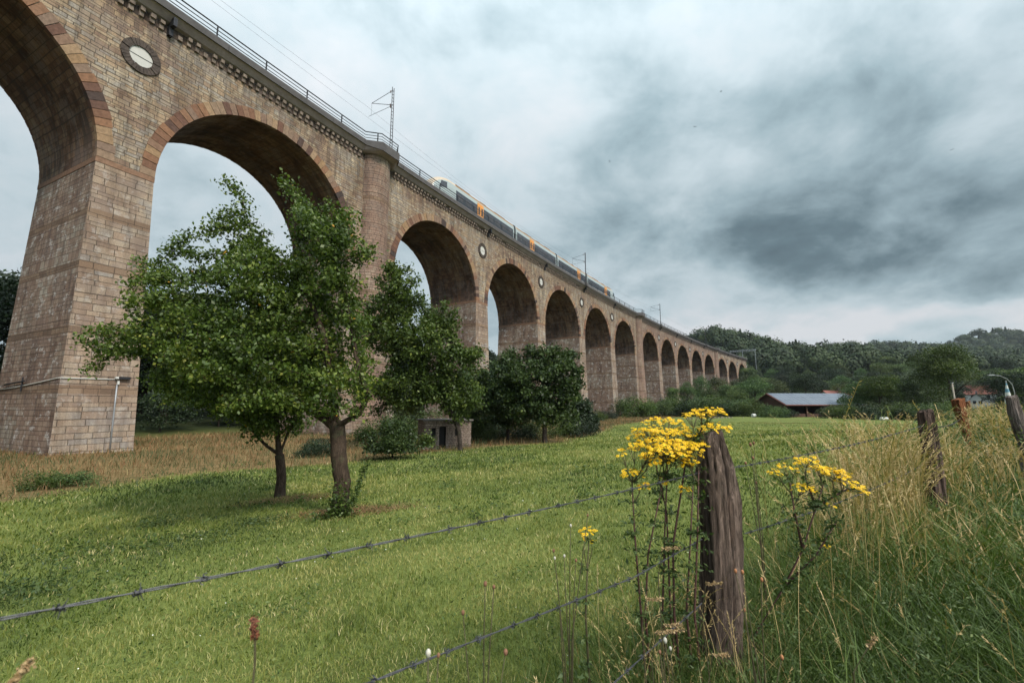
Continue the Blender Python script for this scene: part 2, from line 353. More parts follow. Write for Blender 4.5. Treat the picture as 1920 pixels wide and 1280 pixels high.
# arches with their spandrel walls
for k in range(len(PIERS) - 1):
    s0 = PIERS[k][0] + HW + (EX / 2 if PIERS[k][1] else 0); s1 = PIERS[k + 1][0] - HW - (EX / 2 if PIERS[k + 1][1] else 0)
    if not (s0 < s1): continue
    sc = (s0 + s1) / 2; ra = (s1 - s0) / 2
    th = np.linspace(0, math.pi, 41)
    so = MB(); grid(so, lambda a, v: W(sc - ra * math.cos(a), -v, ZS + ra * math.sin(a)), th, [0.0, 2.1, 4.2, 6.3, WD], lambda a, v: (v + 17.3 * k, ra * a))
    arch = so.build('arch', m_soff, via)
    nst = 54
    for side in (0, 1):
        rg = MB()
        for i in range(nst):
            a0, a1 = math.pi * i / nst + .002, math.pi * (i + 1) / nst - .002
            pr = random.uniform(.015, .06); dep = RD * random.choice((1, 1, 1.05, .93)); t = min(1, max(0, random.gauss(.5 + .22 * math.sin(i * .55 + k * 2.1) + .1 * math.sin(i * .21 + k), .27)))
            o1 = pr if side == 0 else -WD - pr; o0 = -.25 if side == 0 else -WD + .25
            def pt(a, r, o): return W(sc - r * math.cos(a), o, ZS + r * math.sin(a))
            r0, r1 = ra - .02, ra + dep
            P = [pt(a, r, o) for o in (o0, o1) for a, r in ((a0, r0), (a1, r0), (a1, r1), (a0, r1))]
            for q in ((4, 5, 6, 7), (0, 1, 5, 4), (1, 2, 6, 5), (2, 3, 7, 6), (3, 0, 4, 7)): rg.face([P[j] for j in q], t=t)
        rg.build('arch_ring', m_vous, arch)
    a_, b_ = PIERS[k][0], PIERS[k + 1][0]
    xs = sorted(set([a_, b_] + list(np.linspace(a_, s0 - .3, 3)) + list(np.linspace(s1 + .3, b_, 3)) + [sc - (ra + .4) * math.cos(t) for t in np.linspace(0, math.pi, 37)]))
    for side in (0, -WD):
        wl = MB()
        for i in range(len(xs) - 1):
            x0, x1 = xs[i], xs[i + 1]
            def zl(x):
                d = abs(x - sc); rr = ra + .4
                return ZS + math.sqrt(rr * rr - d * d) if d < rr else ZS
            z0, z1 = zl(x0), zl(x1)
            wl.face([W(x0, side, z0), W(x1, side, z1), W(x1, side, ZW), W(x0, side, ZW)], [(x0, z0), (x1, z1), (x1, ZW), (x0, ZW)])
        wl.build('spandrel_wall', m_front2 if 10 <= k + 1 < 15 and k >= 9 else m_front, via, merge=False)
    # corbel row under the slab
    cb = MB(); n = int((b_ - a_) / .58)
    for i in range(n):
        s = a_ + (i + .5) * (b_ - a_) / n
        if any(abs(s - p) < 2.1 and t for p, t in PIERS): continue
        x_ = s + random.uniform(-.03, .03); w_ = random.uniform(.24, .31)
        if random.random() < .88: cb.box((x_, .15, 26.5 + random.uniform(-.02, .02)), (w_, .32, random.uniform(.24, .3)), .5, W)
        cb.box((x_, .085, 26.18 + random.uniform(-.02, .02)), (w_ * .95, .17, random.uniform(.3, .36)), .5, W)
    cb.build('corbel_row', m_corb, via, merge=False)
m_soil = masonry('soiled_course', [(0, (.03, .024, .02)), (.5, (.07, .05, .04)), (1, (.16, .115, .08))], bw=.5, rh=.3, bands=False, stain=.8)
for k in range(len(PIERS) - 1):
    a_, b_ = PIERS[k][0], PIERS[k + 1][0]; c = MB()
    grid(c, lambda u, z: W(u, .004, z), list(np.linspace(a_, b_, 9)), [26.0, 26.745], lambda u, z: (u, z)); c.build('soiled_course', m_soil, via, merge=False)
# medallions over the plain piers
for pcs, th in PIERS:
    if th: continue
    r = MB(); n = 28
    for i in range(n):
        a0, a1 = 2 * math.pi * i / n + .012, 2 * math.pi * (i + 1) / n - .012; pr = random.uniform(.09, .15)
        def pt(a, rr, o): return W(pcs + rr * math.cos(a), o, 23.22 + rr * math.sin(a))
        P = [pt(a, q, o) for o in (-.1, pr) for a, q in ((a0, .68), (a1, .68), (a1, 1.14), (a0, 1.14))]
        for q in ((4, 5, 6, 7), (0, 1, 5, 4), (1, 2, 6, 5), (2, 3, 7, 6), (3, 0, 4, 7)): r.face([P[j] for j in q])
    md = r.build('medallion', m_medr, via)
    p = MB(); p.face([W(pcs + .72 * math.cos(a), .03, 23.22 + .72 * math.sin(a)) for a in np.linspace(0, 2 * math.pi, 33)[:-1]]); p.build('plate', m_medp, md, merge=False)
    p = MB(); p.box((pcs, .04, 23.2), (1.4, .03, .025), .5, W); p.build('bar', m_steel, md)
# slab with its lip, swung out round the columns and the mast brackets
def lip(s):
    o = .0
    for p, t in PIERS:
        if t: o = max(o, 1.25 * float(np.interp(abs(s - p), [1.25, 2.35], [1, 0])))
    return o
MAST_S = [21.75, 84.2, 146.9, 210.0]
SB = sorted(set(list(np.arange(PIERS[0][0], PIERS[-1][0] + .1, 1.0)) + [p + d for p, t in PIERS if t for d in (-2.35, -1.25, 1.25, 2.35)]))
for k in range(len(PIERS) - 1):
    a_, b_ = PIERS[k][0], PIERS[k + 1][0]; xs = [s for s in SB if a_ < s < b_] ; xs = [a_] + xs + [b_]
    sl = MB(); lp = MB(); dkb = MB()
    for i in range(len(xs) - 1):
        s0, s1 = xs[i], xs[i + 1]; l0, l1 = lip(s0), lip(s1); g = 0.0
        def q(mb, A, B):
            mb.face([W(s0, A[0] + A[2] * l0, A[1]), W(s1, A[0] + A[2] * l1, A[1]), W(s1, B[0] + B[2] * l1, B[1]), W(s0, B[0] + B[2] * l0, B[1])], [(s0, 0), (s1, 0), (s1, 1), (s0, 1)])
        zl0, zl1 = 27.22 - .30 * l0, 27.22 - .30 * l1
        for (oa, za), (ob, zb_) in (((.0, 26.71), (.30, 26.80)), ((.30, 26.80), (.74, 27.25))):
            def zz_(z, l): return z if z < 26.75 else 26.80 + (z - 26.80) * (1 - l / 1.25 * .85)
            sl.face([W(s0, oa + l0, zz_(za, l0)), W(s1, oa + l1, zz_(za, l1)), W(s1, ob + l1, zz_(zb_, l1)), W(s0, ob + l0, zz_(zb_, l0))], [(s0, 0), (s1, 0), (s1, 1), (s0, 1)])
        if l0 > 0 or l1 > 0: sl.face([W(s0, 0, 26.70), W(s1, 0, 26.70), W(s1, l1 + .02, 26.72), W(s0, l0 + .02, 26.72)])
        for (oa, za), (ob, zb_) in (((.72, 27.22), (.86, 27.20)), ((.86, 27.20), (.87, 27.70))):
            f0 = l0 / 1.25 * .38; f1 = l1 / 1.25 * .38; k0 = 1 if za < 27.5 else 0; k1 = 1 if zb_ < 27.5 else 0
            lp.face([W(s0, oa + l0, za - f0 * k0), W(s1, oa + l1, za - f1 * k0), W(s1, ob + l1, zb_ - f1 * k1), W(s0, ob + l0, zb_ - f0 * k1)], [(s0, 0), (s1, 0), (s1, 1), (s0, 1)])
        pr = [(.87, 27.70, 1), (.82, 27.80, 1), (.42, 27.80, 1), (.40, 27.3, 1), (-WD + .4, 27.3, 0), (-WD - .4, 27.8, 0), (-WD - .8, 27.8, 0), (-WD - .8, 27.0, 0), (-WD, 26.75, 0)]
        for A, B in zip(pr[:4], pr[1:4]): q(lp, A, B)
        for A, B in zip(pr[3:], pr[4:]): q(dkb, A, B)
    sl.build('slab_underside', m_conc2, via); lp.build('parapet', m_conc, via); dkb.build('deck', m_conc, via)
for s, t in PIERS:      # joints and spouts
    if not t:
        j = MB(); j.box((s + 1.4, .42, 26.72), (.24, .72, .62), .5, W); j.box((s + 1.4, .16, 26.15), (.26, .34, .6), .5, W); j.build('drain_spout', m_steel, via)
for s in MAST_S[1:]:
    j = MB(); j.box((s, 1.02, 27.42), (1.2, .55, .8), .5, W); j.build('mast_bracket', m_conc, via)
# dark expansion joints every 10 m of the lip
for s in np.arange(-15, 280, 10.0):
    if lip(s) > 0: continue
    j = MB(); j.box((s, .866, 27.45), (.035, .03, .46), .5, W); j.build('expansion_joint', m_steel, via)
# ------------------------------------------------------------------ railing
rl = empty('parapet_railing'); tag(rl, 'thin dark steel pipe railing along the top edge of the viaduct', 'railing')
def ro(s): return .62 + lip(s)
ss = list(np.arange(-19.8, 262, 4.0)); ss_f = sorted(set(list(np.arange(-28, 262, 2.0)) + [p + d for p, t in PIERS if t for d in (-2.35, -1.25, 1.25, 2.35)]))
for z, r in ((28.78, .055), (28.44, .036), (28.12, .036)):
    b = MB(); b.tube([W(s, ro(s), z) for s in ss_f], r, 5); b.build('rail', m_steel, rl)
pm = None
for s in ss:
    s = float(s)
    if s > 240: break
    b = MB(); b.box((0, 0, .47), (.085, .085, .98)); b.box((0, 0, .01), (.14, .14, .02))
    if pm is None: pm = b.build('post', m_steel, rl); o = pm
    else: o = pm.copy(); COL.objects.link(o)
    o.location = W(s, ro(s), 27.81); o.rotation_euler = (0, 0, float(np.interp(s, _S, _A)))
# ------------------------------------------------------------------ masts and wires
def make_mast():
    r = empty('catenary_mast')
    m = MB(); h = 7.2
    for sx in (-.17, .17):
        m.tube([(sx, 0, -.1), (sx * .75, 0, h)], .055, 4)
    for i in range(17):
        z = .2 + i * .41; w = .17 - .042 * z / h
        m.tube([(-w, 0, z), (w, 0, z)], .034, 4)
    m.build('lattice_post', m_steel, r)
    a = MB()      # the arm reaches over the track (local -y is away from the facade)
    a.tube([(0, 0, 6.9), (0, 3.2, 6.4)], .03, 5); a.tube([(0, 0, 5.1), (0, 3.2, 6.4)], .03, 5); a.tube([(0, 0, 5.05), (0, 3.6, 4.9)], .022, 5); a.tube([(0, 3.2, 6.4), (0, 3.2, 5.0)], .015, 4)
    a.build('cantilever_arm', m_steel, r)
    for (y, z) in ((.35, 6.84), (.35, 5.22), (.3, 5.0)):
        i = MB(); i.lathe([(0, -.16), (.05, -.14), (.07, -.05), (.045, 0), (.07, .05), (.05, .14), (0, .16)], (0, y, z), 8); i.build('insulator', m_vous, r, smooth=True)
    return r
ms = make_mast()
ML = ['lattice overhead line mast standing on the nearer round column', 'lattice overhead line mast beside the rear half of the train', 'lattice overhead line mast past the train, against the pale sky', 'lattice overhead line mast at the far end before the conifers']
for i, s in enumerate(MAST_S):
    o = ms if i == 0 else copy_tree(ms)
    o.location = W(s, ro(s) + (.25 if i else .1), 27.8); o.rotation_euler = (0, 0, float(np.interp(s, _S, _A)))
    tag(o, ML[i], 'mast', 'overhead line masts along the viaduct')
for nm, z, sag, off, lab in (('contact_wire', 32.9, .0, -2.1, 'thin lower overhead wire strung above the train track'), ('catenary_wire', 34.2, .9, -2.1, 'thin sagging upper overhead wire carried by the masts')):
    b = MB(); pts = []
    sm = [-41] + MAST_S + [262]
    for a_, b_ in zip(sm, sm[1:]):
        for t in np.linspace(0, 1, 13)[:-1]: pts.append(W(a_ + (b_ - a_) * t, off, z - sag * 4 * t * (1 - t)))
    b.tube(pts, .011, 4); tag(b.build(nm, m_steel), lab, 'overhead wire')
# rails on the deck
for off, lab in ((-2.1, 'steel railway track on the viaduct deck under the train'), (-6.2, 'empty second railway track on the far side of the deck')):
    t = MB()
    for g in (-.75, .75): t.tube([W(s, off + g, 27.52) for s in np.arange(-40, 262, 5.0)], .07, 4)
    for s in np.arange(-38, 262, 1.6): t.box((s, off, 27.42), (.26, 2.5, .1), .5, W)
    tag(t.build('railway_track', m_conc, merge=False), lab, 'track')
# ================================================================== TRAIN
m_tw = plain('train_paint_pale', (.30, .345, .355), .3, var=.06, spec=.5); m_to = plain('train_paint_orange', (.62, .25, .04), .35, var=.08, spec=.5)
m_tr = plain('train_roof_cream', (.42, .34, .26), .45, var=.15); m_td = plain('train_window_glass', (.022, .025, .035), .08, var=.3, spec=.8, bstr=0)
m_tg = plain('train_roof_gear', (.12, .10, .10), .7, var=.3); m_tp = plain('train_window_pane', (.05, .045, .05), .15, var=.5, sc=1.5, spec=.8, bstr=0); m_ts = plain('train_skirt_white', (.5, .5, .5), .4, var=.06)
tr = empty('passenger_train'); tag(tr, 'four car regional train in pale grey with orange doors crossing the viaduct', 'train')
TO, TZ = -1.95, 27.6
prof = [(-1.38, .35), (-1.43, .9), (-1.44, 2.6), (-1.36, 3.35), (-1.12, 3.78), (-.6, 4.02), (0, 4.08), (.6, 4.02), (1.12, 3.78), (1.36, 3.35), (1.44, 2.6), (1.43, .9), (1.38, .35)]
cars = [(32.6, 54.2), (54.9, 71.6), (72.3, 88.0), (88.7, 109.0)]
for ci, (a_, b_) in enumerate(cars):
    nose = {0: -1, 3: 1}.get(ci, 0)
    def P(s, y, z):
        e = 0
        if nose == -1: e = max(0, 1 - (s - a_) / 3.6)
        if nose == 1: e = max(0, 1 - (b_ - s) / 3.6)
        k = math.sqrt(max(0, 1 - e * e)) if e > 0 else 1
        y2 = y * (.55 + .45 * k); z2 = .35 + (z - .35) * (.30 + .70 * k)
        return W(s, TO + y2, TZ + z2)
    xs = list(np.linspace(a_, b_, 24)) if not nose else sorted(set(list(np.linspace(a_, b_, 18)) + [((a_ + d) if nose < 0 else (b_ - d)) for d in (.02, .1, .25, .5, .9, 1.4, 2.0, 2.8, 3.6)]))
    body = MB(); roof = MB()
    for i in range(len(xs) - 1):
        for j in range(len(prof) - 1):
            (roof if 3 <= j <= 8 else body).face([P(xs[i], *prof[j]), P(xs[i + 1], *prof[j]), P(xs[i + 1], *prof[j + 1]), P(xs[i], *prof[j + 1])])
    for e in (a_, b_): body.face([P(e, *p) for p in prof])
    cb = body.build('car_body', m_tw, tr, smooth=False); roof.build('roof', m_tr, cb)
    fr, to = (a_ + (4.7 if nose < 0 else .35), b_ - (4.7 if nose > 0 else .35))
    for sg in (1, -1):
        wb = MB()
        us = list(np.linspace(fr, to, 14))
        for i in range(13):
            wb.face([W(us[i], TO + sg * 1.452, TZ + 1.2), W(us[i + 1], TO + sg * 1.452, TZ + 1.2), W(us[i + 1], TO + sg * 1.45, TZ + 2.75), W(us[i], TO + sg * 1.45, TZ + 2.75)])
        wb.build('window_band', m_td, cb, merge=False)
        n = int((to - fr) / 2.0)
        for i in range(n):
            s = fr + (i + .5) * (to - fr) / n
            w = MB(); w.box((s, TO + sg * 1.456, TZ + 2.0), (1.5, .012, .85), .5, W); w.build('window', m_tp, cb)
        wh = MB(); wh.box(((fr + to) / 2, TO + sg * 1.455, TZ + 1.1), (to - fr, .02, .16), .5, W); wh.build('skirt_stripe', m_ts, cb)
    for dcen in {0: [43.6], 1: [60.9], 2: [83.4], 3: [100.9]}[ci]:
        for sg in (1, -1):
            for d in (-.42, .42):
                do = MB(); do.box((dcen + d, TO + sg * 1.465, TZ + 1.95), (.82, .04, 2.4), .5, W); dd = do.build('door', m_to, tr)
                g = MB(); g.box((dcen + d, TO + sg * 1.488, TZ + 2.0), (.42, .02, 1.15), .5, W); g.build('door_glass', m_td, dd)
    for sg in (1, -1):
        st_ = MB(); st_.tube([W(s_, TO + sg * 1.30, TZ + 3.52) for s_ in np.linspace(fr, to, 12)], .075, 4); st_.build('roof_stripe', m_to, cb)
    og = MB()
    for c0, c1 in ((.25, .42), (.55, .63), (.75, .9)):
        og.box((a_ + (b_ - a_) * (c0 + c1) / 2, TO, TZ + 4.08), ((b_ - a_) * (c1 - c0), 1.6, .16), .5, W)
    og.build('roof_equipment', m_tg, cb)
    if nose:
        e = a_ if nose < 0 else b_
        def Q(d, y, z): return P(e - nose * d, y, z)
        for sg in (1, -1):
            w = MB(); w.face([Q(1.1, sg * 1.46, 2.2), Q(2.6, sg * 1.475, 2.2), Q(2.6, sg * 1.46, 3.1), Q(1.5, sg * 1.43, 3.25)]); w.build('cab_side_window', m_td, cb, merge=False)
        w = MB(); pts = [Q(.24, y, z) for y, z in ((-1.1, 2.3), (1.1, 2.3))] + [Q(.85, y, z) for y, z in ((1.0, 3.4), (-1.0, 3.4))]
        off = W(e - nose * .0, TO, 0) - W(e + nose * .04, TO, 0)
        w.face([p - off for p in pts]); w.build('windscreen', m_td, cb, merge=False)
    if ci < 3:
        g = MB(); g.box((b_ + .35, TO, TZ + 2.1), (.72, 2.55, 3.3), .5, W); g.build('gangway', m_steel, tr)
    for s in (a_ + (1.2 if nose >= 0 else 4), b_ - (1.2 if nose <= 0 else 4)):
        g = MB(); g.box((s, TO, TZ + .25), (2.6, 2.2, .5), .5, W); g.build('bogie', m_steel, tr)
# raised pantograph
g = MB(); s0 = 91.5
g.tube([W(s0, TO, TZ + 4.2), W(s0 + 1.2, TO, TZ + 4.55), W(s0, TO, TZ + 4.78)], .04, 5); g.tube([W(s0, TO - .7, TZ + 4.78), W(s0, TO + .7, TZ + 4.78)], .03, 5); g.build('pantograph', m_steel, tr)
# ================================================================== CAMERA, LIGHT, SKY
cam = bpy.data.cameras.new('camera'); co = link(bpy.data.objects.new('camera', cam)); S_.camera = co
cam.sensor_width = 36; cam.lens = FPX / 1920 * 36; cam.clip_start = .05; cam.clip_end = 6000
co.location = (0, 0, 0); co.rotation_euler = (R(90) + PITCH, 0, 0)
cam.dof.use_dof = True; cam.dof.focus_distance = 5.0; cam.dof.aperture_fstop = 4.5
SUN_AZ, SUN_EL = R(138), R(44)     # azimuth from +Y towards +X
sdir = Vector((math.sin(SUN_AZ) * math.cos(SUN_EL), math.cos(SUN_AZ) * math.cos(SUN_EL), math.sin(SUN_EL)))
sl = bpy.data.lights.new('sun', 'SUN'); so_ = link(bpy.data.objects.new('sun', sl)); sl.energy = SUNE; sl.angle = R(10); sl.color = (1, .90, .76)
so_.rotation_euler = sdir.to_track_quat('Z', 'Y').to_euler()
w = bpy.data.worlds.new('World'); S_.world = w; w.use_nodes = True; nt = w.node_tree; nt.nodes.clear(); L = nt.links
sky = N(nt, 'ShaderNodeTexSky', sky_type='NISHITA', sun_disc=False); sky.sun_elevation = SUN_EL; sky.sun_rotation = SUN_AZ
b1 = N(nt, 'ShaderNodeBackground'); L.new(sky.outputs[0], b1.inputs[0]); b1.inputs[1].default_value = .08
tc = N(nt, 'ShaderNodeTexCoord'); D = tc.outputs['Generated']; sp = N(nt, 'ShaderNodeSeparateXYZ'); L.new(D, sp.inputs[0])
zz = mth(nt, 'MAXIMUM', sp.outputs[2], 0.0); den = mth(nt, 'ADD', zz, .42)
cv = N(nt, 'ShaderNodeCombineXYZ'); L.new(mth(nt, 'DIVIDE', sp.outputs[0], den), cv.inputs[0]); L.new(mth(nt, 'DIVIDE', sp.outputs[1], den), cv.inputs[1])
big = noise(nt, cv.outputs[0], 1.5, 5, .5, .3); med = noise(nt, cv.outputs[0], 3.4, 8, .58, .3)
# wobbled direction for the placement of the large cloud masses
wn = noise(nt, cv.outputs[0], 2.2, 5, .55, 0, True); sc_ = N(nt, 'ShaderNodeVectorMath', operation='SCALE'); L.new(wn, sc_.inputs[0]); sc_.inputs['Scale'].default_value = .34
a0 = N(nt, 'ShaderNodeVectorMath', operation='ADD'); L.new(D, a0.inputs[0]); L.new(sc_.outputs[0], a0.inputs[1])
a1 = N(nt, 'ShaderNodeVectorMath', operation='SUBTRACT'); L.new(a0.outputs[0], a1.inputs[0]); a1.inputs[1].default_value = (.17, .17, .17)
def blob(px, py, rx, ry, soft=1.0):
    d = at(px, py, 1).normalized(); rt = Vector((d.y, -d.x, 0)).normalized(); up = rt.cross(d)
    def dot(v): n = N(nt, 'ShaderNodeVectorMath', operation='DOT_PRODUCT'); L.new(a1.outputs[0], n.inputs[0]); n.inputs[1].default_value = v; return n.outputs['Value']
    u = mth(nt, 'DIVIDE', mth(nt, 'SUBTRACT', dot(rt), 0), rx); v = mth(nt, 'DIVIDE', dot(up), ry); f = mth(nt, 'GREATER_THAN', dot(d), 0)
    q = mth(nt, 'ADD', mth(nt, 'MULTIPLY', u, u), mth(nt, 'MULTIPLY', v, v))
    return mth(nt, 'MULTIPLY', mth(nt, 'POWER', 2.718, mth(nt, 'MULTIPLY', q, -soft)), f)
# brightness of the cloud deck: 0 = slate, 1 = white
val = mth(nt, 'ADD', .675, mth(nt, 'MULTIPLY', mth(nt, 'SUBTRACT', big, .5), .85))
val = mth(nt, 'ADD', val, mth(nt, 'MULTIPLY', mth(nt, 'SUBTRACT', med, .5), .85))
for px, py, rx, ry, a in SKYB:
    val = mth(nt, 'ADD', val, mth(nt, 'MULTIPLY', blob(px, py, rx, ry), a))
fin = noise(nt, cv.outputs[0], 8.5, 7, .6, .2); val = mth(nt, 'ADD', val, mth(nt, 'MULTIPLY', mth(nt, 'SUBTRACT', fin, .5), .32))
val = mth(nt, 'MINIMUM', mth(nt, 'MAXIMUM', val, .0), 1.0)
cr = ramp(nt, SKYR, val)
# thicker, brighter deck overhead and towards the veiled sun (outside the picture)
gl = N(nt, 'ShaderNodeVectorMath', operation='DOT_PRODUCT'); L.new(D, gl.inputs[0]); gl.inputs[1].default_value = sdir
g1 = mth(nt, 'POWER', mth(nt, 'MAXIMUM', gl.outputs['Value'], 0), 4); g2 = mth(nt, 'POWER', mth(nt, 'MAXIMUM', sp.outputs[2], 0), 3)
stg = mth(nt, 'ADD', 1.0, mth(nt, 'ADD', mth(nt, 'MULTIPLY', g1, SKYG), mth(nt, 'MULTIPLY', g2, SKYZ)))
b2 = N(nt, 'ShaderNodeBackground'); L.new(cr.outputs[0], b2.inputs[0]); L.new(stg, b2.inputs[1])
mx = N(nt, 'ShaderNodeMixShader'); mx.inputs[0].default_value = .95; L.new(b1.outputs[0], mx.inputs[1]); L.new(b2.outputs[0], mx.inputs[2])
wo = N(nt, 'ShaderNodeOutputWorld'); L.new(mx.outputs[0], wo.inputs[0])
vs = S_.view_settings; vs.view_transform = 'Standard'; vs.look = 'None'; vs.exposure = EXPO; vs.gamma = 1
S_.cycles.max_bounces = 6; S_.cycles.transparent_max_bounces = 8; S_.cycles.use_denoising = True
# ================================================================== GROUND
def ground():
    rr = np.concatenate([[0], np.geomspace(.4, 3200, 300)]); na = 420; aa = np.linspace(0, 2 * math.pi, na, endpoint=False)
    # denser fan in front of the camera
    aa = aa + .45 * np.sin(2 * (aa - math.pi / 2)) * -1 * .5 + 0
    X = np.outer(rr[1:], np.cos(aa)).ravel(); Y = np.outer(rr[1:], np.sin(aa)).ravel()
    X = np.concatenate([[0], X]); Y = np.concatenate([[0], Y]); Z = H(X, Y)
    V = np.stack([X, Y, Z], 1); n = len(rr) - 1
    i = np.arange(n - 1)[:, None]; j = np.arange(na)[None]; j2 = (j + 1) % na
    F = np.stack([1 + i * na + j, 1 + (i + 1) * na + j, 1 + (i + 1) * na + j2, 1 + i * na + j2], -1).reshape(-1, 4)
    m, nt = mat('meadow_soil'); L = nt.links; tc = N(nt, 'ShaderNodeTexCoord'); o = tc.outputs['Object']
    a = noise(nt, o, .35, 5, .6); b = noise(nt, o, 3.5, 5, .7); c = noise(nt, o, 30, 4, .7)
    f = mth(nt, 'ADD', mth(nt, 'MULTIPLY', a, .55), mth(nt, 'ADD', mth(nt, 'MULTIPLY', b, .3), mth(nt, 'MULTIPLY', c, .15)))
    col = ramp(nt, [(.34, (.06, .075, .022)), (.48, (.11, .135, .035)), (.58, (.15, .175, .048)), (.68, (.19, .19, .075))], f).outputs[0]
    cm = ramp(nt, [(.3, .6), (.7, 1.35)], c).outputs[0]; col = mixc(nt, .7, col, cm, 'MULTIPLY')
    at_ = N(nt, 'ShaderNodeAttribute', attribute_name='wood')
    dry = ramp(nt, [(.3, (.06, .06, .02)), (.5, (.16, .11, .05)), (.7, (.24, .16, .08))], b).outputs[0]
    col = mixc(nt, at_.outputs['Fac'], col, dry)
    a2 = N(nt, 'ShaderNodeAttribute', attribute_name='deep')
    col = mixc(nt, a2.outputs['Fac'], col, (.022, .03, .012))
    finish(nt, col, .95, c, .6, .03, spec=.1)
    g = npmesh('ground', V, F, None, m, smooth=True); tag(g, kind='structure')
    s, D = sd(X, Y)
    e = edge_dry(X, Y, s, D)
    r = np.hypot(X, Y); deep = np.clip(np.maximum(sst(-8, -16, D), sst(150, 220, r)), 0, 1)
    for nm, arr in (('wood', e), ('deep', deep)):
        at2 = g.data.attributes.new(nm, 'FLOAT', 'POINT'); at2.data.foreach_set('value', arr.astype('f'))
    # closing fan in the middle
    return g
def edge_dry(x, y, s, D):
    """1 where the rough dry grass grows along the foot of the viaduct"""
    lim = .5 + .8 * lump(x, y, 4.0) + 1.2 * (fbm(x, y, 1.5, 21) - .5) + np.interp(s, [-20, -8, -3, 3, 12, 18, 26, 47, 90], [16, 15, 13.7, 16.5, 19, 22.5, 22, 17.5, 14])
    return np.clip(1 - sst(-.9, .9, D - lim), 0, 1) * sst(-14, -9, D)
ground()
# ================================================================== GRASS
def blades(X, Y, Z, h, wd, lean, tint, seg=2, az=None):
    n = len(X); az = rng.uniform(0, 2 * math.pi, n) if az is None else az; la = rng.uniform(0, 2 * math.pi, n)
    lx, ly = np.cos(la) * lean * h, np.sin(la) * lean * h
    wx, wy = np.cos(az) * wd / 2, np.sin(az) * wd / 2
    if seg == 1:
        V = np.stack([np.stack([X - wx, Y - wy, Z - .01], 1), np.stack([X + wx, Y + wy, Z - .01], 1), np.stack([X + lx, Y + ly, Z + h], 1)], 1).reshape(-1, 3)
        F = np.arange(3 * n).reshape(-1, 3); return V, F, tint
    k1 = .55; hz = h * (1 - .25 * lean)
    P = [np.stack([X - wx, Y - wy, Z - .01], 1), np.stack([X + wx, Y + wy, Z - .01], 1),
         np.stack([X + wx * .8 + lx * .28, Y + wy * .8 + ly * .28, Z + hz * k1], 1), np.stack([X - wx * .8 + lx * .28, Y - wy * .8 + ly * .28, Z + hz * k1], 1),
         np.stack([X + lx, Y + ly, Z + hz], 1)]
    V = np.stack(P, 1).reshape(-1, 3); b = (np.arange(n) * 5)[:, None]
    F = np.concatenate([b + [0, 1, 2], b + [0, 2, 3], b + [3, 2, 4]], 0); return V, F, np.concatenate([tint] * 3)
def fan(n, r0, r1, a0=-62, a1=62, p=0.0):
    u = rng.random(n); r = np.exp(np.log(r0) + u * (np.log(r1) - np.log(r0))); a = np.radians(rng.uniform(a0, a1, n))
    return r * np.sin(a), r * np.cos(a), r
GR = [(0, (.035, .055, .012)), (.25, (.085, .125, .022)), (.5, (.155, .182, .036)), (.72, (.245, .25, .068)), (.86, (.36, .32, .13)), (1, (.50, .42, .23))]
m_grass = leafmat('grass_blades', GR, .25, .55, 0)
TG = [(0, (.026, .045, .010)), (.3, (.058, .098, .018)), (.5, (.105, .15, .03)), (.62, (.16, .18, .06)), (.75, (.33, .23, .10)), (1, (.52, .38, .19))]
m_tall = leafmat('tall_grass_blades', TG, .25, .55, 0)
m_dry = leafmat('dry_grass_blades', [(0, (.035, .06, .02)), (.3, (.075, .085, .03)), (.5, (.16, .095, .042)), (.72, (.24, .125, .06)), (.9, (.27, .19, .09)), (1, (.38, .30, .15))], .2, .7, 0)
def meadow():
    n = NG; X, Y, r = fan(n, .9, 75); s, D = sd(X, Y); fu, fv = fence_uv(X, Y)
    keep = (fv < -.15 + .15 * lump(X, Y, .5)) & (edge_dry(X, Y, s, D) < rng.random(n)) & (D > 2)
    X, Y, r, D = X[keep], Y[keep], r[keep], D[keep]; n = len(X)
    pat = .5 + 1.3 * (fbm(X, Y, 4.5, 1) - .5) + .9 * (fbm(X, Y, .55, 2, 3) - .5); yel = fbm(X, Y, 1.3, 5)
    t = np.clip(.40 + .95 * (pat - .5) + rng.normal(0, .19, n), 0, .8)
    br = rng.random(n) < .02 + .16 * sst(.5, .75, yel); t[br] = rng.uniform(.78, 1, br.sum())
    h = (.022 + .035 * rng.random(n) + .05 * sst(.5, .8, fbm(X, Y, .9, 8)) * rng.random(n)) * np.clip(r / 7, 1, 2.6)
    wd = np.clip(.0032 * r / 2.2, .003, .05) * rng.uniform(.6, 1.3, n)
    V, F, T = blades(X, Y, H(X, Y), h, wd, rng.uniform(.2, 1.1, n), t)
    tag(npmesh('meadow_grass', V, F, T, m_grass), 'short cropped green grass of the meadow', 'grass', kind='stuff')
    # broad clover and weed leaves among it
    n = 26000; X, Y, r = fan(n, 1.2, 40); s, D = sd(X, Y); fu, fv = fence_uv(X, Y); k = (fv < -.2) & (D > 14) & (2.4 * (fbm(X, Y, 1.6, 9) - .5) + rng.normal(0, .3, n) > .38)
    X, Y, r = X[k], Y[k], r[k]; n = len(X); Z = H(X, Y) + rng.uniform(.02, .08, n); sz = np.clip(.012 * r / 2.5, .012, .06) * rng.uniform(.6, 1.4, n)
    V, F, T = leafquads(np.stack([X, Y, Z], 1), sz, np.clip(rng.normal(.3, .15, n), 0, .6), .9, .5)
    tag(npmesh('clover_leaves', V, F, T, m_grass), 'dark low clover and weed leaves scattered in the meadow grass', 'ground cover', kind='stuff')
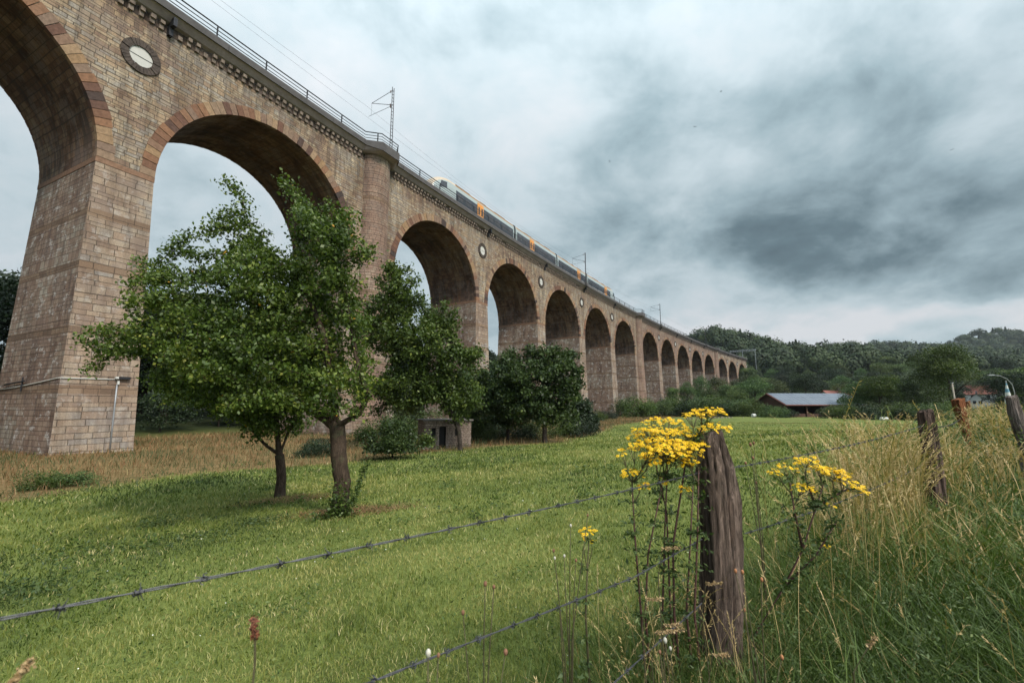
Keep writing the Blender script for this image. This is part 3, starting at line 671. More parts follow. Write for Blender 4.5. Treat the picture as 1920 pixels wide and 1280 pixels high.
def leafquads(P, sz, tint, asp=.55, flat=.0):
    """one rhombic leaf per point"""
    n = len(P); d = rng.normal(0, 1, (n, 3)); d[:, 2] = d[:, 2] * (1 - flat) - .15; d /= np.linalg.norm(d, axis=1)[:, None]
    q = rng.normal(0, 1, (n, 3)); q -= (q * d).sum(1)[:, None] * d
    if flat: q[:, 2] *= (1 - flat)
    q /= np.linalg.norm(q, axis=1)[:, None] + 1e-9
    s = sz[:, None]; nn = np.cross(d, q)
    A = P; B = P + d * s * .5 + q * s * asp * .5 + nn * s * .08; C = P + d * s; E = P + d * s * .5 - q * s * asp * .5 + nn * s * .08
    V = np.stack([A, B, C, E], 1).reshape(-1, 3); F = np.arange(4 * n).reshape(-1, 4); return V, F, tint
meadow()
def drygrass():
    n = 190000
    s = rng.uniform(-45, 190, n * 2) if False else (-45 + 235 * rng.random(n) ** 1.9); D = rng.uniform(-11, 25, n)
    a = np.interp(s, _S, _A); X = np.interp(s, _S, _X) + D * np.sin(a); Y = np.interp(s, _S, _Y) - D * np.cos(a)
    k = (rng.random(n) < edge_dry(X, Y, s, D)) & (Y > 6); X, Y = X[k], Y[k]; n = len(X); r = np.hypot(X, Y)
    p = 3.2 * (fbm(X, Y, 3.5, 6) - .5); t = np.clip(.46 + .34 * p + rng.normal(0, .22, n), 0, 1)
    h = rng.uniform(.12, .42, n) * (.6 + .9 * fbm(X, Y, 2.5, 11)); wd = .014 * np.clip(r / 16, .8, 4)
    V, F, T = blades(X, Y, H(X, Y), h, wd * rng.uniform(.6, 1.3, n), rng.uniform(.15, .9, n), t)
    tag(npmesh('dry_grass', V, F, T, m_dry), 'rough rust brown dry grass along the foot of the viaduct', 'grass', kind='stuff')
drygrass()
def rosettes():
    P = []; n = 85
    for i in range(n):
        X, Y, r = fan(1, 2.4, 30, -55, 35); x, y = float(X[0]), float(Y[0]); fu, fv = fence_uv(x, y)
        if fv > -.4: continue
        k = int(rng.integers(30, 110)); w = rng.uniform(.04, .16) * (1 + r[0] / 16); up = rng.uniform(.03, .16)
        px = x + rng.normal(0, w, k); py = y + rng.normal(0, w, k); P.append(np.stack([px, py, H(px, py) + abs(rng.normal(0, up, k))], 1))
    P = np.concatenate(P); r = np.hypot(P[:, 0], P[:, 1]); V, F, T = leafquads(P, np.clip(.018 * r / 3, .02, .08) * rng.uniform(.6, 1.5, len(P)), np.clip(rng.normal(.28, .14, len(P)), 0, .6), .45, .3)
    tag(npmesh('meadow_weeds', V, F, T, m_tall), 'small dark weed rosettes dotted over the meadow', 'weeds', kind='stuff')
    n = 420; X, Y, r = fan(n, 2.2, 26); fu, fv = fence_uv(X, Y); s, D = sd(X, Y); k = (fv < -.3) & (D > 16) & (fbm(X, Y, 2.0, 31) > .48); X, Y, r = X[k], Y[k], r[k]; n = len(X)
    V, F, T = leafquads(np.stack([X, Y, H(X, Y) + .05], 1), np.clip(.006 * r / 2.5, .007, .03), rng.random(n), .9, .3)
    tag(npmesh('clover_flowers', V, F, T, plain('clover_white', (.6, .6, .52), .9)), 'tiny white clover flowers dotted in the meadow grass', 'flowers', kind='stuff')
rosettes()
def verge():
    parts = []
    # lush green verge on the camera's side of the wire
    n = 190000; X, Y, r = fan(n, .75, 30, 0, 80); fu, fv = fence_uv(X, Y); k = (fv > -.35 + .2 * lump(X, Y, .4)) ; X, Y, r, fu, fv = X[k], Y[k], r[k], fu[k], fv[k]; n = len(X)
    p = 2.4 * (fbm(X, Y, .8, 4) - .5); dryf = sst(1.2, 3.0, fu) * np.exp(-((fv - .25) / .9) ** 2)
    t = np.clip(.26 + .13 * p + .22 * dryf + rng.normal(0, .11, n), 0, .62); br = rng.random(n) < .03 + .3 * dryf; t[br] = rng.uniform(.6, 1, br.sum())
    h = rng.uniform(.12, .38, n) * (1 + .5 * dryf + .25 * p) * np.clip(r / 1.7, .55, 1); wd = np.clip(.0045 * r / 2.2, .004, .02) * rng.uniform(.7, 1.5, n)
    parts.append(blades(X, Y, H(X, Y), h, wd, rng.uniform(.2, 1.25, n), t))
    # green grass round and left of the near post
    n = 26000; fu = rng.uniform(-2.2, 1.6, n); fv = rng.normal(-.12, .28, n); X = FO[0] + fu * FU[0] + fv * FU[1]; Y = FO[1] + fu * FU[1] - fv * FU[0]
    k = Y > .75; X, Y, fu = X[k], Y[k], fu[k]; n = len(X)
    t = np.clip(.33 + .1 * lump(X, Y, .5) + rng.normal(0, .13, n), 0, .65); br = rng.random(n) < .10; t[br] = rng.uniform(.65, .9, br.sum())
    h = rng.uniform(.08, .36, n) * np.clip(.35 + .65 * sst(-2, -.4, fu), 0, 1); parts.append(blades(X, Y, H(X, Y), h, .0045 * rng.uniform(.6, 1.4, n), rng.uniform(.2, .9, n), t))
    n = 5200; X, Y, r = fan(n, .8, 9, 8, 78); fu, fv = fence_uv(X, Y); k = fv > -.2; X, Y, r = X[k], Y[k], r[k]; n = len(X)
    parts.append(blades(X, Y, H(X, Y), rng.uniform(.2, .46, n), rng.uniform(.007, .015, n), rng.uniform(.5, 1.5, n), np.clip(rng.normal(.4, .12, n), 0, .62)))
    V = []; F = []; T = []; o = 0
    for v, f, t in parts: V.append(v); F.append(f + o); T.append(t); o += len(v)
    tag(npmesh('verge_grass', np.concatenate(V), np.concatenate(F), np.concatenate(T), m_tall), 'long lush green grass of the verge on the near side of the wire', 'grass', kind='stuff')
verge()
def stalks():
    """seeding straw stalks: thin stem, drooping panicle"""
    mb_v = []; mb_f = []; mb_t = []; o = 0
    def add(X, Y, h, n):
        nonlocal o
        b = 960 + FPX * X / Y; hide = (b > 1700) & (b < 1785) & (Y < 5.2) & (h > .42) | (b > 1780) & (b < 1835) & (Y < 9.4) & (Y > 3.5) & (h > .6) & (rng.random(n) < .85); k = ~hide; X, Y, h = X[k], Y[k], h[k]; n = len(X)
        az = rng.uniform(0, 2 * math.pi, n); bend = rng.uniform(.05, .5, n) * h; Z = H(X, Y); r = np.hypot(X, Y)
        wd = np.clip(.0022 * r / 2.4, .0018, .009); K = 7; t = rng.uniform(.66, 1, n); t[rng.random(n) < .2] = .5
        side = az + math.pi / 2
        def pos(k): return X + np.cos(az) * bend * k ** 2.6, Y + np.sin(az) * bend * k ** 2.6, Z + h * (k - .10 * k ** 3)
        prev = None
        for i in range(K):
            k = i / (K - 1); x, y, z = pos(k)
            w = wd * (1 - .3 * k) * .5; A = np.stack([x - np.cos(side) * w, y - np.sin(side) * w, z], 1); B = np.stack([x + np.cos(side) * w, y + np.sin(side) * w, z], 1)
            if prev is not None:
                V = np.stack([prev[0], prev[1], B, A], 1).reshape(-1, 3); mb_v.append(V); mb_f.append(np.arange(4 * n).reshape(-1, 4) + o); mb_t.append(t); o += 4 * n
            prev = (A, B)
        for i in range(16):            # spikelets up the last fifth
            k = .80 + .2 * i / 15; x, y, z = pos(np.full(n, k)); P = np.stack([x, y, z], 1); s = rng.uniform(.008, .017, n) * np.clip(r / 3, .8, 1.8) * .8
            d = np.stack([np.cos(az) * .6 + rng.normal(0, .35, n), np.sin(az) * .6 + rng.normal(0, .35, n), rng.uniform(.1, 1, n)], 1); d /= np.linalg.norm(d, axis=1)[:, None]
            q = np.cross(d, rng.normal(0, 1, (n, 3))); q /= np.linalg.norm(q, axis=1)[:, None]
            V = np.stack([P, P + d * s[:, None] * .9 + q * s[:, None] * .2, P + d * s[:, None] * 1.9, P + d * s[:, None] * .9 - q * s[:, None] * .2], 1).reshape(-1, 3)
            mb_v.append(V); mb_f.append(np.arange(4 * n).reshape(-1, 4) + o); mb_t.append(np.clip(t + .1, 0, 1)); o += 4 * n
    def band(n, u0, u1, v0, vs, h0, h1):
        fu = rng.uniform(u0, u1, n); fv = rng.normal(v0, vs, n); X = FO[0] + fu * FU[0] + fv * FU[1]; Y = FO[1] + fu * FU[1] - fv * FU[0]; add(X, Y, rng.uniform(h0, h1, n), n)
    band(900, 3.0, 7.0, .22, .38, .5, .9); band(450, 7, 24, 1.2, 1.3, .6, 1.1); band(160, 1.6, 3.2, .1, .3, .45, .9)
    band(90, -.9, .1, -.05, .16, .35, .75); band(150, 3.0, 6.0, -.1, .35, .8, 1.25); band(90, .2, 2.5, .5, .5, .3, .7); band(26, -2.0, -.8, -.1, .15, .3, .6)
    for px, py, d, hh, n in ((1590, 860, 4.2, 1.35, 7), (1225, 1150, 1.9, .62, 9), (1275, 1120, 2.1, .6, 6), (1625, 760, 4.6, 1.22, 60), (1670, 760, 5.0, 1.2, 90), (1700, 760, 4.7, 1.0, 70), (1600, 760, 4.2, 1.1, 24), (1650, 760, 5.6, 1.3, 60), (1790, 860, 6.4, .8, 60), (1820, 860, 5.8, .7, 60), (1870, 860, 6.0, .75, 80), (1560, 860, 4.6, .9, 20), (1755, 900, 5.6, .8, 50), (1578, 700, 3.0, 1.62, 2), (1642, 700, 3.2, 1.6, 3), (1622, 700, 3.3, 1.5, 3), (1600, 700, 3.4, 1.35, 5), (1665, 700, 3.5, 1.4, 4), (1690, 700, 4.2, 1.45, 6), (1730, 700, 6.2, 1.35, 8), (1845, 760, 7.6, 1.1, 90), (1875, 760, 8.6, 1.15, 110), (1905, 760, 7.6, 1.1, 80), (1838, 760, 11, 1.2, 80), (1890, 760, 12, 1.2, 90), (1915, 760, 10, 1.2, 60), (1775, 760, 7.5, .95, 50)):
        c = at(px, py, d); X = c.x + rng.normal(0, .13, n); Y = c.y + rng.normal(0, .2, n); add(X, Y, hh * rng.uniform(.8, 1.05, n), n)
    tag(npmesh('straw_grass', np.concatenate(mb_v), np.concatenate(mb_f), np.concatenate(mb_t), m_tall), 'tall straw coloured seeding grass stalks massed along the wire fence', 'grass', kind='stuff')
stalks()
# ================================================================== TREES
def barkmat(name, c):
    m, nt = mat(name); L = nt.links; tc = N(nt, 'ShaderNodeTexCoord'); mp = N(nt, 'ShaderNodeMapping'); L.new(tc.outputs['Object'], mp.inputs[0]); mp.inputs['Scale'].default_value = (1, 1, .28)
    a = noise(nt, mp.outputs[0], 22, 6, .7, .6); b = noise(nt, tc.outputs['Object'], 2.2, 4, .6)
    col = ramp(nt, [(.32, [x * .35 for x in c]), (.55, c), (.75, [x * 1.8 for x in c])], a).outputs[0]
    col = mixc(nt, mth(nt, 'MULTIPLY', ramp(nt, [(.55, 0), (.68, 1)], b).outputs[0], .5), col, (.10, .12, .06))
    finish(nt, col, .95, a, 1.0, .03, spec=.1); return m
m_bark = barkmat('rough_bark', (.058, .041, .030)); m_bark2 = barkmat('dark_bark', (.045, .036, .03))
LG = [(0, (.024, .040, .008)), (.3, (.048, .080, .014)), (.6, (.088, .130, .022)), (.85, (.165, .205, .036)), (.97, (.29, .29, .06)), (1, (.50, .25, .03))]
m_leaf = leafmat('plum_leaves', LG, .28, .45, 0)
m_leafc = leafmat('cherry_leaves', [(0, (.014, .027, .008)), (.4, (.030, .055, .015)), (.8, (.06, .095, .025)), (1, (.11, .15, .04))], .22, .5, .08)
m_leafo = leafmat('orchard_leaves', [(0, (.022, .037, .008)), (.4, (.045, .074, .014)), (.8, (.095, .135, .025)), (1, (.19, .22, .045))], .26, .5, .08)
m_leafw = leafmat('woodland_leaves', [(0, (.017, .030, .011)), (.4, (.042, .068, .020)), (.8, (.095, .128, .036)), (1, (.16, .18, .06))], .18, .6, .22)
m_leafd = leafmat('dark_wood_leaves', [(0, (.006, .013, .006)), (.4, (.013, .026, .010)), (.8, (.026, .047, .016)), (1, (.045, .07, .024))], .15, .6, .12)
m_needle = leafmat('spruce_needles', [(0, (.010, .022, .014)), (.5, (.020, .040, .022)), (1, (.038, .065, .032))], .1, .6, .12)
def colonize(skel, attr, D, di, dk, iters=120, up=.06, jit=.12):
    """space colonisation. skel: list of (pos, parent)"""
    P = [np.array(p, float) for p, _ in skel]; par = [q for _, q in skel]
    A = np.array(attr); m = len(A); nd = np.full(m, 1e9); ni = np.zeros(m, int); alive = np.ones(m, bool)
    def upd(i0):
        Q = np.array(P[i0:]); 
        for c in range(0, len(Q), 400):
            d = np.sqrt(((A[:, None] - Q[None, c:c + 400]) ** 2).sum(2)); j = d.argmin(1); dm = d[np.arange(m), j]; b = dm < nd
            nd[b] = dm[b]; ni[b] = i0 + c + j[b]
    upd(0)
    for it in range(iters):
        k = np.where(alive & (nd < di))[0]
        if len(k) == 0: break
        i0 = len(P); g = ni[k]; Pn = np.array(P)
        dirs = A[k] - Pn[g]; dirs /= np.linalg.norm(dirs, axis=1)[:, None] + 1e-9
        u, inv = np.unique(g, return_inverse=True); acc = np.zeros((len(u), 3)); np.add.at(acc, inv, dirs)
        acc /= np.linalg.norm(acc, axis=1)[:, None] + 1e-9; acc += rng.normal(0, jit, acc.shape); acc[:, 2] += up; acc /= np.linalg.norm(acc, axis=1)[:, None]
        for a, q in zip(u, acc): P.append(Pn[a] + q * D); par.append(int(a))
        upd(i0); alive &= nd > dk
        if len(P) > 9000: break
    return np.array(P), np.array(par)
def radii(P, par, r0, e=2.3):
    n = len(P); acc = np.zeros(n); cnt = np.zeros(n, int)
    for i in range(n - 1, -1, -1):
        if acc[i] == 0: acc[i] = r0 ** e
        if par[i] >= 0: acc[par[i]] += acc[i]; cnt[par[i]] += cnt[i] + 1
    return acc ** (1 / e), cnt
def branchmesh(name, P, par, r, material, parent, rmin=0, fork=None):
    Vs = []; Fs = []; o = 0
    for n_, lo, hi in ((4, rmin, .02), (6, .02, .07), (12, .07, 9)):
        k = np.array([i for i in range(len(P)) if par[i] >= 0 and lo <= r[i] < hi])
        if len(k) == 0: continue
        A = P[par[k]]; B = P[k]; ra = np.minimum(r[par[k]], r[k] * 1.35); rb = r[k]
        d = B - A; d /= np.linalg.norm(d, axis=1)[:, None] + 1e-9
        ref = np.where(np.abs(d[:, 2:3]) < .9, np.array([[0, 0, 1.]]), np.array([[1., 0, 0]])); u = np.cross(d, ref); u /= np.linalg.norm(u, axis=1)[:, None]; v = np.cross(d, u)
        th = np.arange(n_) * 2 * math.pi / n_; c, s = np.cos(th), np.sin(th)
        ra_ = ra[:, None, None] ; rb_ = rb[:, None, None]
        ring = u[:, None] * c[None, :, None] + v[:, None] * s[None, :, None]
        R0 = A[:, None] - d[:, None] * (ra * .25)[:, None, None] + ring * ra_; R1 = B[:, None] + ring * rb_
        V = np.concatenate([R0, R1], 1).reshape(-1, 3); b = (np.arange(len(k)) * 2 * n_)[:, None, None]
        j = np.arange(n_); q = np.stack([j, (j + 1) % n_, (j + 1) % n_ + n_, j + n_], 1)[None]
        F = (b + q).reshape(-1, 4) + o; Vs.append(V); Fs.append(F); o += len(V)
    return npmesh(name, np.concatenate(Vs), np.concatenate(Fs), None, material, parent, smooth=True)
def ell(cs, n, gap=0, gq=.3):
    """points in a union of ellipsoids [(cx,cy,cz,rx,ry,rz)] biased to the shell"""
    vol = np.array([c[3] * c[4] * c[5] for c in cs]); vol = vol / vol.sum(); out = []
    for c, v in zip(cs, vol):
        k = int(n * v) + 8; d = rng.normal(0, 1, (k, 3)); d /= np.linalg.norm(d, axis=1)[:, None]; r = rng.random(k) ** .42
        out.append(np.array(c[:3]) + d * r[:, None] * np.array(c[3:]))
    A = np.concatenate(out)
    if gap > 0:
        q = fbm(A[:, 0] + A[:, 2] * .8, A[:, 1] - A[:, 2] * .6, gap, 3, 2) + .6 * fbm(A[:, 2] + A[:, 1] * .5, A[:, 0] - A[:, 1], gap, 7, 2); A = A[q > np.quantile(q, gq)]
    return A
def limb(sk, start, pts, step=.25):
    """append a hand-laid limb to the skeleton"""
    p0 = np.array(sk[start][0]); last = start
    for q in pts:
        q = np.array(q, float); n = max(1, int(np.linalg.norm(q - p0) / step))
        for i in range(1, n + 1): sk.append((p0 + (q - p0) * i / n + rng.normal(0, .012, 3), last)); last = len(sk) - 1
        p0 = q
    return last
def real_tree(name, base, limbs, ells, nattr, D, di, dk, r0, leaf_n, leaf_s, lm, bm, label, cat='tree', group=None, cl=.16, tmax=.30, lthr=3.2, droop=0, gap=1.0, gq=.3, parts=('trunk', 'crown'), up=.06):
    o = empty(name, base); tag(o, label, cat, group)
    sk = [((0, 0, -.3), -1)]; ends = {}
    for key, frm, pts in limbs: ends[key] = limb(sk, 0 if frm is None else ends[frm], pts)
    A = ell(ells, int(nattr * 1.35), gap, gq); P, par = colonize(sk, A, D, di, dk, up=up); r, cnt = radii(P, par, r0)
    f = tmax / max(r[1], 1e-6)
    r = np.where(r > .03, .03 + (r - .03) * ((tmax - .03) / (r[1] - .03)), r)
    z = P[:, 2]; flare = 1 + .35 * np.exp(-np.clip(z, 0, 9) / .22) * (r > .6 * r[1]); r = r * flare
    branchmesh(parts[0], P, par, r, bm, o)
    tips = np.where(r < r0 * lthr)[0]; w = rng.choice(tips, leaf_n); nxt = P[np.maximum(par[w], 0)]
    L = P[w] + (nxt - P[w]) * rng.random((leaf_n, 1)) + rng.normal(0, cl, (leaf_n, 3)) * np.array([1, 1, .8])
    L[:, 2] -= droop * rng.random(leaf_n)
    L = L[L[:, 2] > .35]
    cz = .5 + .22 * lump(L[:, 0] * 1.0 + L[:, 2], L[:, 1] - L[:, 2] * .7, .55)
    t = np.clip(cz * .95 + rng.normal(0, .19, len(L)), 0, .96); rr = rng.random(len(L)); t[rr < .0012] = 1.0
    V, F, T = leafquads(L, leaf_s * rng.uniform(.5, 1.4, len(L)), t, .62)
    npmesh(parts[1], V, F, T, lm, o); return o
# ---- the two plum trees in the meadow
b = at(636, 960, 9.4); bz = Hs(b.x, b.y)
PM = 1 / (FPX / 9.4)     # metres per pixel at the tree
def tl(px, py, dy=0.0):   # local point of the near tree from its silhouette
    q = at(px, py, 9.4 + dy); return (q.x - b.x, q.y - b.y, q.z - bz)
def te(px, py, rx, ry, dy=0.0, rd=None): c = tl(px, py, dy); return (*c, rx * PM, (rd or rx * .8) * PM, ry * PM)
real_tree('plum_tree', (b.x, b.y, bz),
    [('t', None, [(0.02, 0, .6), tl(632, 800)]), ('l', 't', [tl(590, 770, .1), tl(520, 725, .2), tl(440, 700, .3), tl(330, 670, .3), tl(220, 660, .2)]),
     ('m', 't', [tl(622, 730), tl(610, 640, -.2), tl(580, 560, -.1), tl(540, 500), tl(490, 480)]), ('m2', 'm', [tl(470, 440), tl(455, 370), tl(425, 335)]),
     ('r', 't', [tl(672, 778, -.1), tl(690, 740, -.2), tl(668, 670, -.3), tl(650, 560, -.2), tl(610, 440), tl(560, 370)]), ('k', 'l', [tl(330, 560, .4), tl(300, 500, .2)]),
     ('lo', 'l', [tl(170, 690, .1)])],
    [te(480, 600, 170, 120), te(340, 600, 110, 100), te(560, 480, 115, 105), te(605, 410, 75, 55), te(515, 360, 45, 45), te(430, 430, 55, 65), te(425, 350, 26, 30), te(350, 440, 45, 22), te(270, 500, 36, 28),
     te(240, 640, 85, 42), te(155, 695, 34, 20), te(400, 720, 120, 55, .5), te(640, 600, 75, 110), te(630, 720, 75, 55, -.3), te(480, 720, 95, 65, -.6), te(300, 560, 60, 60), te(655, 400, 30, 30), te(600, 440, 80, 80, -.8), te(400, 640, 90, 70, -1.2), te(680, 480, 25, 50), te(545, 430, 62, 62), te(500, 520, 90, 80, .5), te(370, 500, 70, 50), te(655, 660, 60, 80, .3), te(560, 680, 100, 70, .7)],
    3000, .15, 1.6, .26, .0062, 78000, .076, m_leaf, m_bark, 'large spreading plum tree with thick forked trunk in the middle of the meadow', cl=.10, tmax=.155, lthr=2.6, gap=.8, gq=.28)
b2 = at(525, 925, 12.4); z2 = Hs(b2.x, b2.y)
def tl2(px, py, dy=0.0): q = at(px, py, 12.4 + dy); return (q.x - b2.x, q.y - b2.y, q.z - z2)
def te2(px, py, rx, ry, dy=0.0): c = tl2(px, py, dy); k = 12.4 / FPX; return (*c, rx * k, rx * k * .9, ry * k)
real_tree('plum_tree', (b2.x, b2.y, z2),
    [('t', None, [(0, 0, .5), tl2(524, 852)]), ('a', 't', [tl2(500, 835), tl2(470, 800), tl2(440, 740)]), ('b', 't', [tl2(540, 810), tl2(570, 760), tl2(560, 690)]), ('c', 't', [tl2(518, 790), tl2(515, 700), tl2(500, 620)])],
    [te2(510, 700, 110, 95), te2(420, 740, 80, 60), te2(560, 770, 45, 45), te2(480, 790, 45, 30), te2(380, 690, 70, 50), te2(470, 600, 90, 70)],
    1100, .2, 2.2, .36, .008, 40000, .088, m_leaf, m_bark, 'smaller plum tree with short dark trunk, standing behind the large one', cl=.15, tmax=.115)
# ---- orchard tree, tall and ragged, right of the plum
def far_tree(name, px, py, d, ep, limbs, na, D, ln, ls, lm, bm, label, cat='tree', group=None, r0=.012, cl=.22, tmax=.3, di=3.5, dk=.6, **kw):
    b = at(px, py, d); bz = Hs(b.x, b.y); k = d / FPX
    def t3(x, y, dy=0.0): q = at(x, y, d + dy); return (q.x - b.x, q.y - b.y, q.z - bz)
    E = [(*t3(x, y, dy), rx * k, rx * k * .85, ry * k) for x, y, rx, ry, dy in ep]
    Lb = [(a, f, [t3(*q) for q in pts]) for a, f, pts in limbs]
    return real_tree(name, (b.x, b.y, bz), Lb, E, na, D, di, dk, r0, ln, ls, lm, bm, label, cat, group, cl, tmax, **kw)
far_tree('orchard_tree', 864, 838, 28, [(790, 640, 70, 60, 0), (760, 560, 50, 70, 0), (730, 520, 26, 40, 0), (820, 600, 45, 55, 0), (850, 680, 45, 40, 0), (780, 725, 80, 50, 1), (700, 740, 45, 40, 2), (735, 768, 45, 20, 2), (735, 640, 30, 60, 0), (700, 600, 30, 60, 2), (872, 742, 42, 36, 0), (820, 748, 60, 34, 1), (872, 665, 38, 22, 0), (885, 700, 26, 22, 0), (722, 640, 30, 40, 1)],
    [('t', None, [(860, 805), (846, 772)]), ('a', 't', [(800, 730), (775, 695), (760, 620), (745, 540)]), ('b', 't', [(850, 720), (830, 660), (800, 590)]), ('c', 'a', [(735, 690), (715, 720)]), ('d', 'b', [(870, 670), (895, 655)])],
    1900, .34, 44000, .19, m_leafo, m_bark2, 'tall ragged orchard tree with dark crooked limbs beside the little shed', tmax=.13, dk=.5, gap=1.8, gq=.25)
CH = 'dark cherry trees at the far edge of the meadow'
far_tree('cherry_tree', 1022, 834, 32, [(1015, 725, 80, 70, 0), (1045, 690, 55, 42, 0), (1000, 670, 50, 32, 0), (1070, 740, 32, 40, 0), (1060, 780, 38, 20, 0), (985, 760, 40, 35, -1)],
    [('t', None, [(1021, 800)]), ('a', 't', [(1035, 770), (1060, 730)]), ('b', 't', [(1012, 770), (990, 720)]), ('c', 't', [(1022, 760), (1025, 680)])],
    1200, .34, 24000, .21, m_leafc, m_bark2, 'dense dark cherry tree with its trunk clear of the grass, right of its twin', group=CH, tmax=.16, dk=.5)
far_tree('cherry_tree', 953, 836, 34, [(935, 735, 65, 55, 0), (940, 690, 45, 32, 0), (900, 770, 38, 35, 0), (955, 775, 40, 30, 0)],
    [('t', None, [(952, 800)]), ('a', 't', [(930, 765), (905, 730)]), ('b', 't', [(955, 760), (950, 700)])],
    900, .36, 17000, .21, m_leafc, m_bark2, 'dark cherry tree with a thin trunk, left of its twin and right of the shed', group=CH, tmax=.12, dk=.5)
far_tree('bush', 736, 862, 23, [(736, 832, 44, 36, 0), (710, 846, 26, 18, 0), (762, 846, 20, 18, 0), (738, 802, 30, 18, 0), (736, 852, 42, 12, 0)], [('t', None, [(736, 850)])], 500, .22, 12000, .13, m_leafc, m_bark2, 'round dark green bush left of the little shed', 'bush', tmax=.06, dk=.35, r0=.008, parts=('stem', 'foliage'))
far_tree('bush', 797, 846, 27, [(799, 830, 9, 14, 0)], [('t', None, [(798, 840)])], 160, .2, 2500, .13, m_leafo, m_bark2, 'narrow climbing bush against the left wall of the shed', 'bush', tmax=.04, dk=.3, r0=.008, parts=('stem', 'foliage'))
far_tree('bush', 1098, 822, 42, [(1095, 790, 30, 34, 0), (1075, 800, 20, 24, 0), (1085, 760, 22, 16, 0)], [('t', None, [(1097, 812)])], 400, .35, 8000, .24, m_leafd, m_bark2, 'dark rounded bush right behind the cherry trees', 'bush', tmax=.08, dk=.5, r0=.01, parts=('stem', 'foliage'))
# ---- prototypes of woodland trees
def proto_broad(seed, h, w, nleaf, ls, lm, name='broadleaf_tree', zlo=.2):
    global rng; keep = rng; rng = np.random.default_rng(seed)
    lobes = [(0, 0, h * .60, w * .40, w * .40, h * .30)]
    for i in range(15):
        a = rng.uniform(0, 2 * math.pi); q = rng.uniform(.15, .38) * w; z = h * rng.uniform(zlo, .84); q *= 1.15 - .6 * abs(z / h - .5)
        s = rng.uniform(.17, .27); lobes.append((math.cos(a) * q, math.sin(a) * q, z, w * s, w * s, w * s * rng.uniform(.65, .95)))
    lobes.append((0, 0, h * .84, w * .2, w * .2, h * .13))
    pts = []; tt = []
    for c in lobes:
        k = int(nleaf * (c[3] * c[5]) / sum(x[3] * x[5] for x in lobes)); d = rng.normal(0, 1, (k, 3)); d /= np.linalg.norm(d, axis=1)[:, None]
        d[:, 2] = np.where(d[:, 2] < -.35, -d[:, 2] * .6, d[:, 2])
        r = 1 + rng.normal(0, .07, k) + .14 * np.sin(d[:, 0] * 9 + c[0]) * np.sin(d[:, 1] * 8 + c[1]) * np.cos(d[:, 2] * 9)
        r = np.where(rng.random(k) < .25, r * rng.uniform(.5, 1, k), r)
        pts.append(np.array(c[:3]) + d * r[:, None] * np.array(c[3:])); tt.append(rng.normal(.45, .15, k) + rng.uniform(-.26, .26))
    P = np.concatenate(pts); t = np.clip(np.concatenate(tt), 0, 1)
    V, F, T = leafquads(P, ls * rng.uniform(.6, 1.3, len(P)), t, .8)
    o = bpy.data.objects.new(name, None)
    cr = npmesh('crown', V, F, T, lm, do_link=False); tb = MB()
    tb.tube([(0, 0, -1), (0.1, 0, h * .25), (0, .1, h * .55), (0, 0, h * .8)], [h * .022, h * .018, h * .012, h * .004], 7)
    for i in range(6):
        a = i * 1.05 + seed; z = h * (.25 + .07 * i); tb.tube([(0, 0, z), (math.cos(a) * w * .2, math.sin(a) * w * .2, z + h * .12), (math.cos(a) * w * .34, math.sin(a) * w * .34, z + h * .2)], [h * .009, h * .006, h * .002], 5)
    tk = tb.build('trunk', m_bark2); COL.objects.unlink(tk)
    rng = keep; return (cr, tk)
def proto_conifer(seed, h, w, lm=None):
    global rng; keep = rng; rng = np.random.default_rng(seed); P = []; Dr = []; 
    n = 5200; z = h * (.12 + .88 * rng.random(n) ** 1.25); lay = np.floor(z / (h * .045)) ; z = (lay + .5 + rng.normal(0, .16, n)) * h * .045
    a = rng.uniform(0, 2 * math.pi, n); nb = 9; ab = (np.floor(a / (2 * math.pi) * nb) + .5) / nb * 2 * math.pi + lay * 1.7; a = ab + rng.normal(0, .16, n)
    rm = w * .5 * np.clip(1 - z / h, .02, 1) ** .85 * (1 + .18 * np.sin(ab * 5 + lay)); r = rm * rng.random(n) ** .5
    P = np.stack([np.cos(a) * r, np.sin(a) * r, np.clip(z - r * .28 + rng.normal(0, .05, n), .4, h)], 1)
    V, F, T = leafquads(P, np.full(n, h * .034) * rng.uniform(.6, 1.3, n), np.clip(rng.normal(.45, .2, n), 0, 1), .55, .3)
    cr = npmesh('crown', V, F, T, lm or m_needle, do_link=False); tb = MB(); tb.tube([(0, 0, -1), (0, 0, h * .5), (0, 0, h)], [h * .014, h * .009, .02], 6); tk = tb.build('trunk', m_bark2); COL.objects.unlink(tk)
    rng = keep; return (cr, tk)
def place(pr, x, y, sc, rz, name, label, cat, group, z=None, sx=1.0):
    o = empty(name, (x, y, (Hs(x, y) if z is None else z) - .1), rz); o.scale = (sc * sx, sc * sx, sc); tag(o, label, cat, group)
    for p in pr: c = p.copy(); COL.objects.link(c); c.parent = o
    return o
PB_ = [proto_broad(i + 3, 15, 11, 8500, .36, m_leafw) for i in range(4)]; PD_ = [proto_broad(i + 13, 17, 11, 10000, .36, m_leafd) for i in range(3)]
PC_ = [proto_conifer(i + 40, 20, 7.5) for i in range(3)]
PS_ = [proto_broad(i + 60, 4.0, 4.6, 3600, .19, m_leafd, zlo=.12) for i in range(3)]
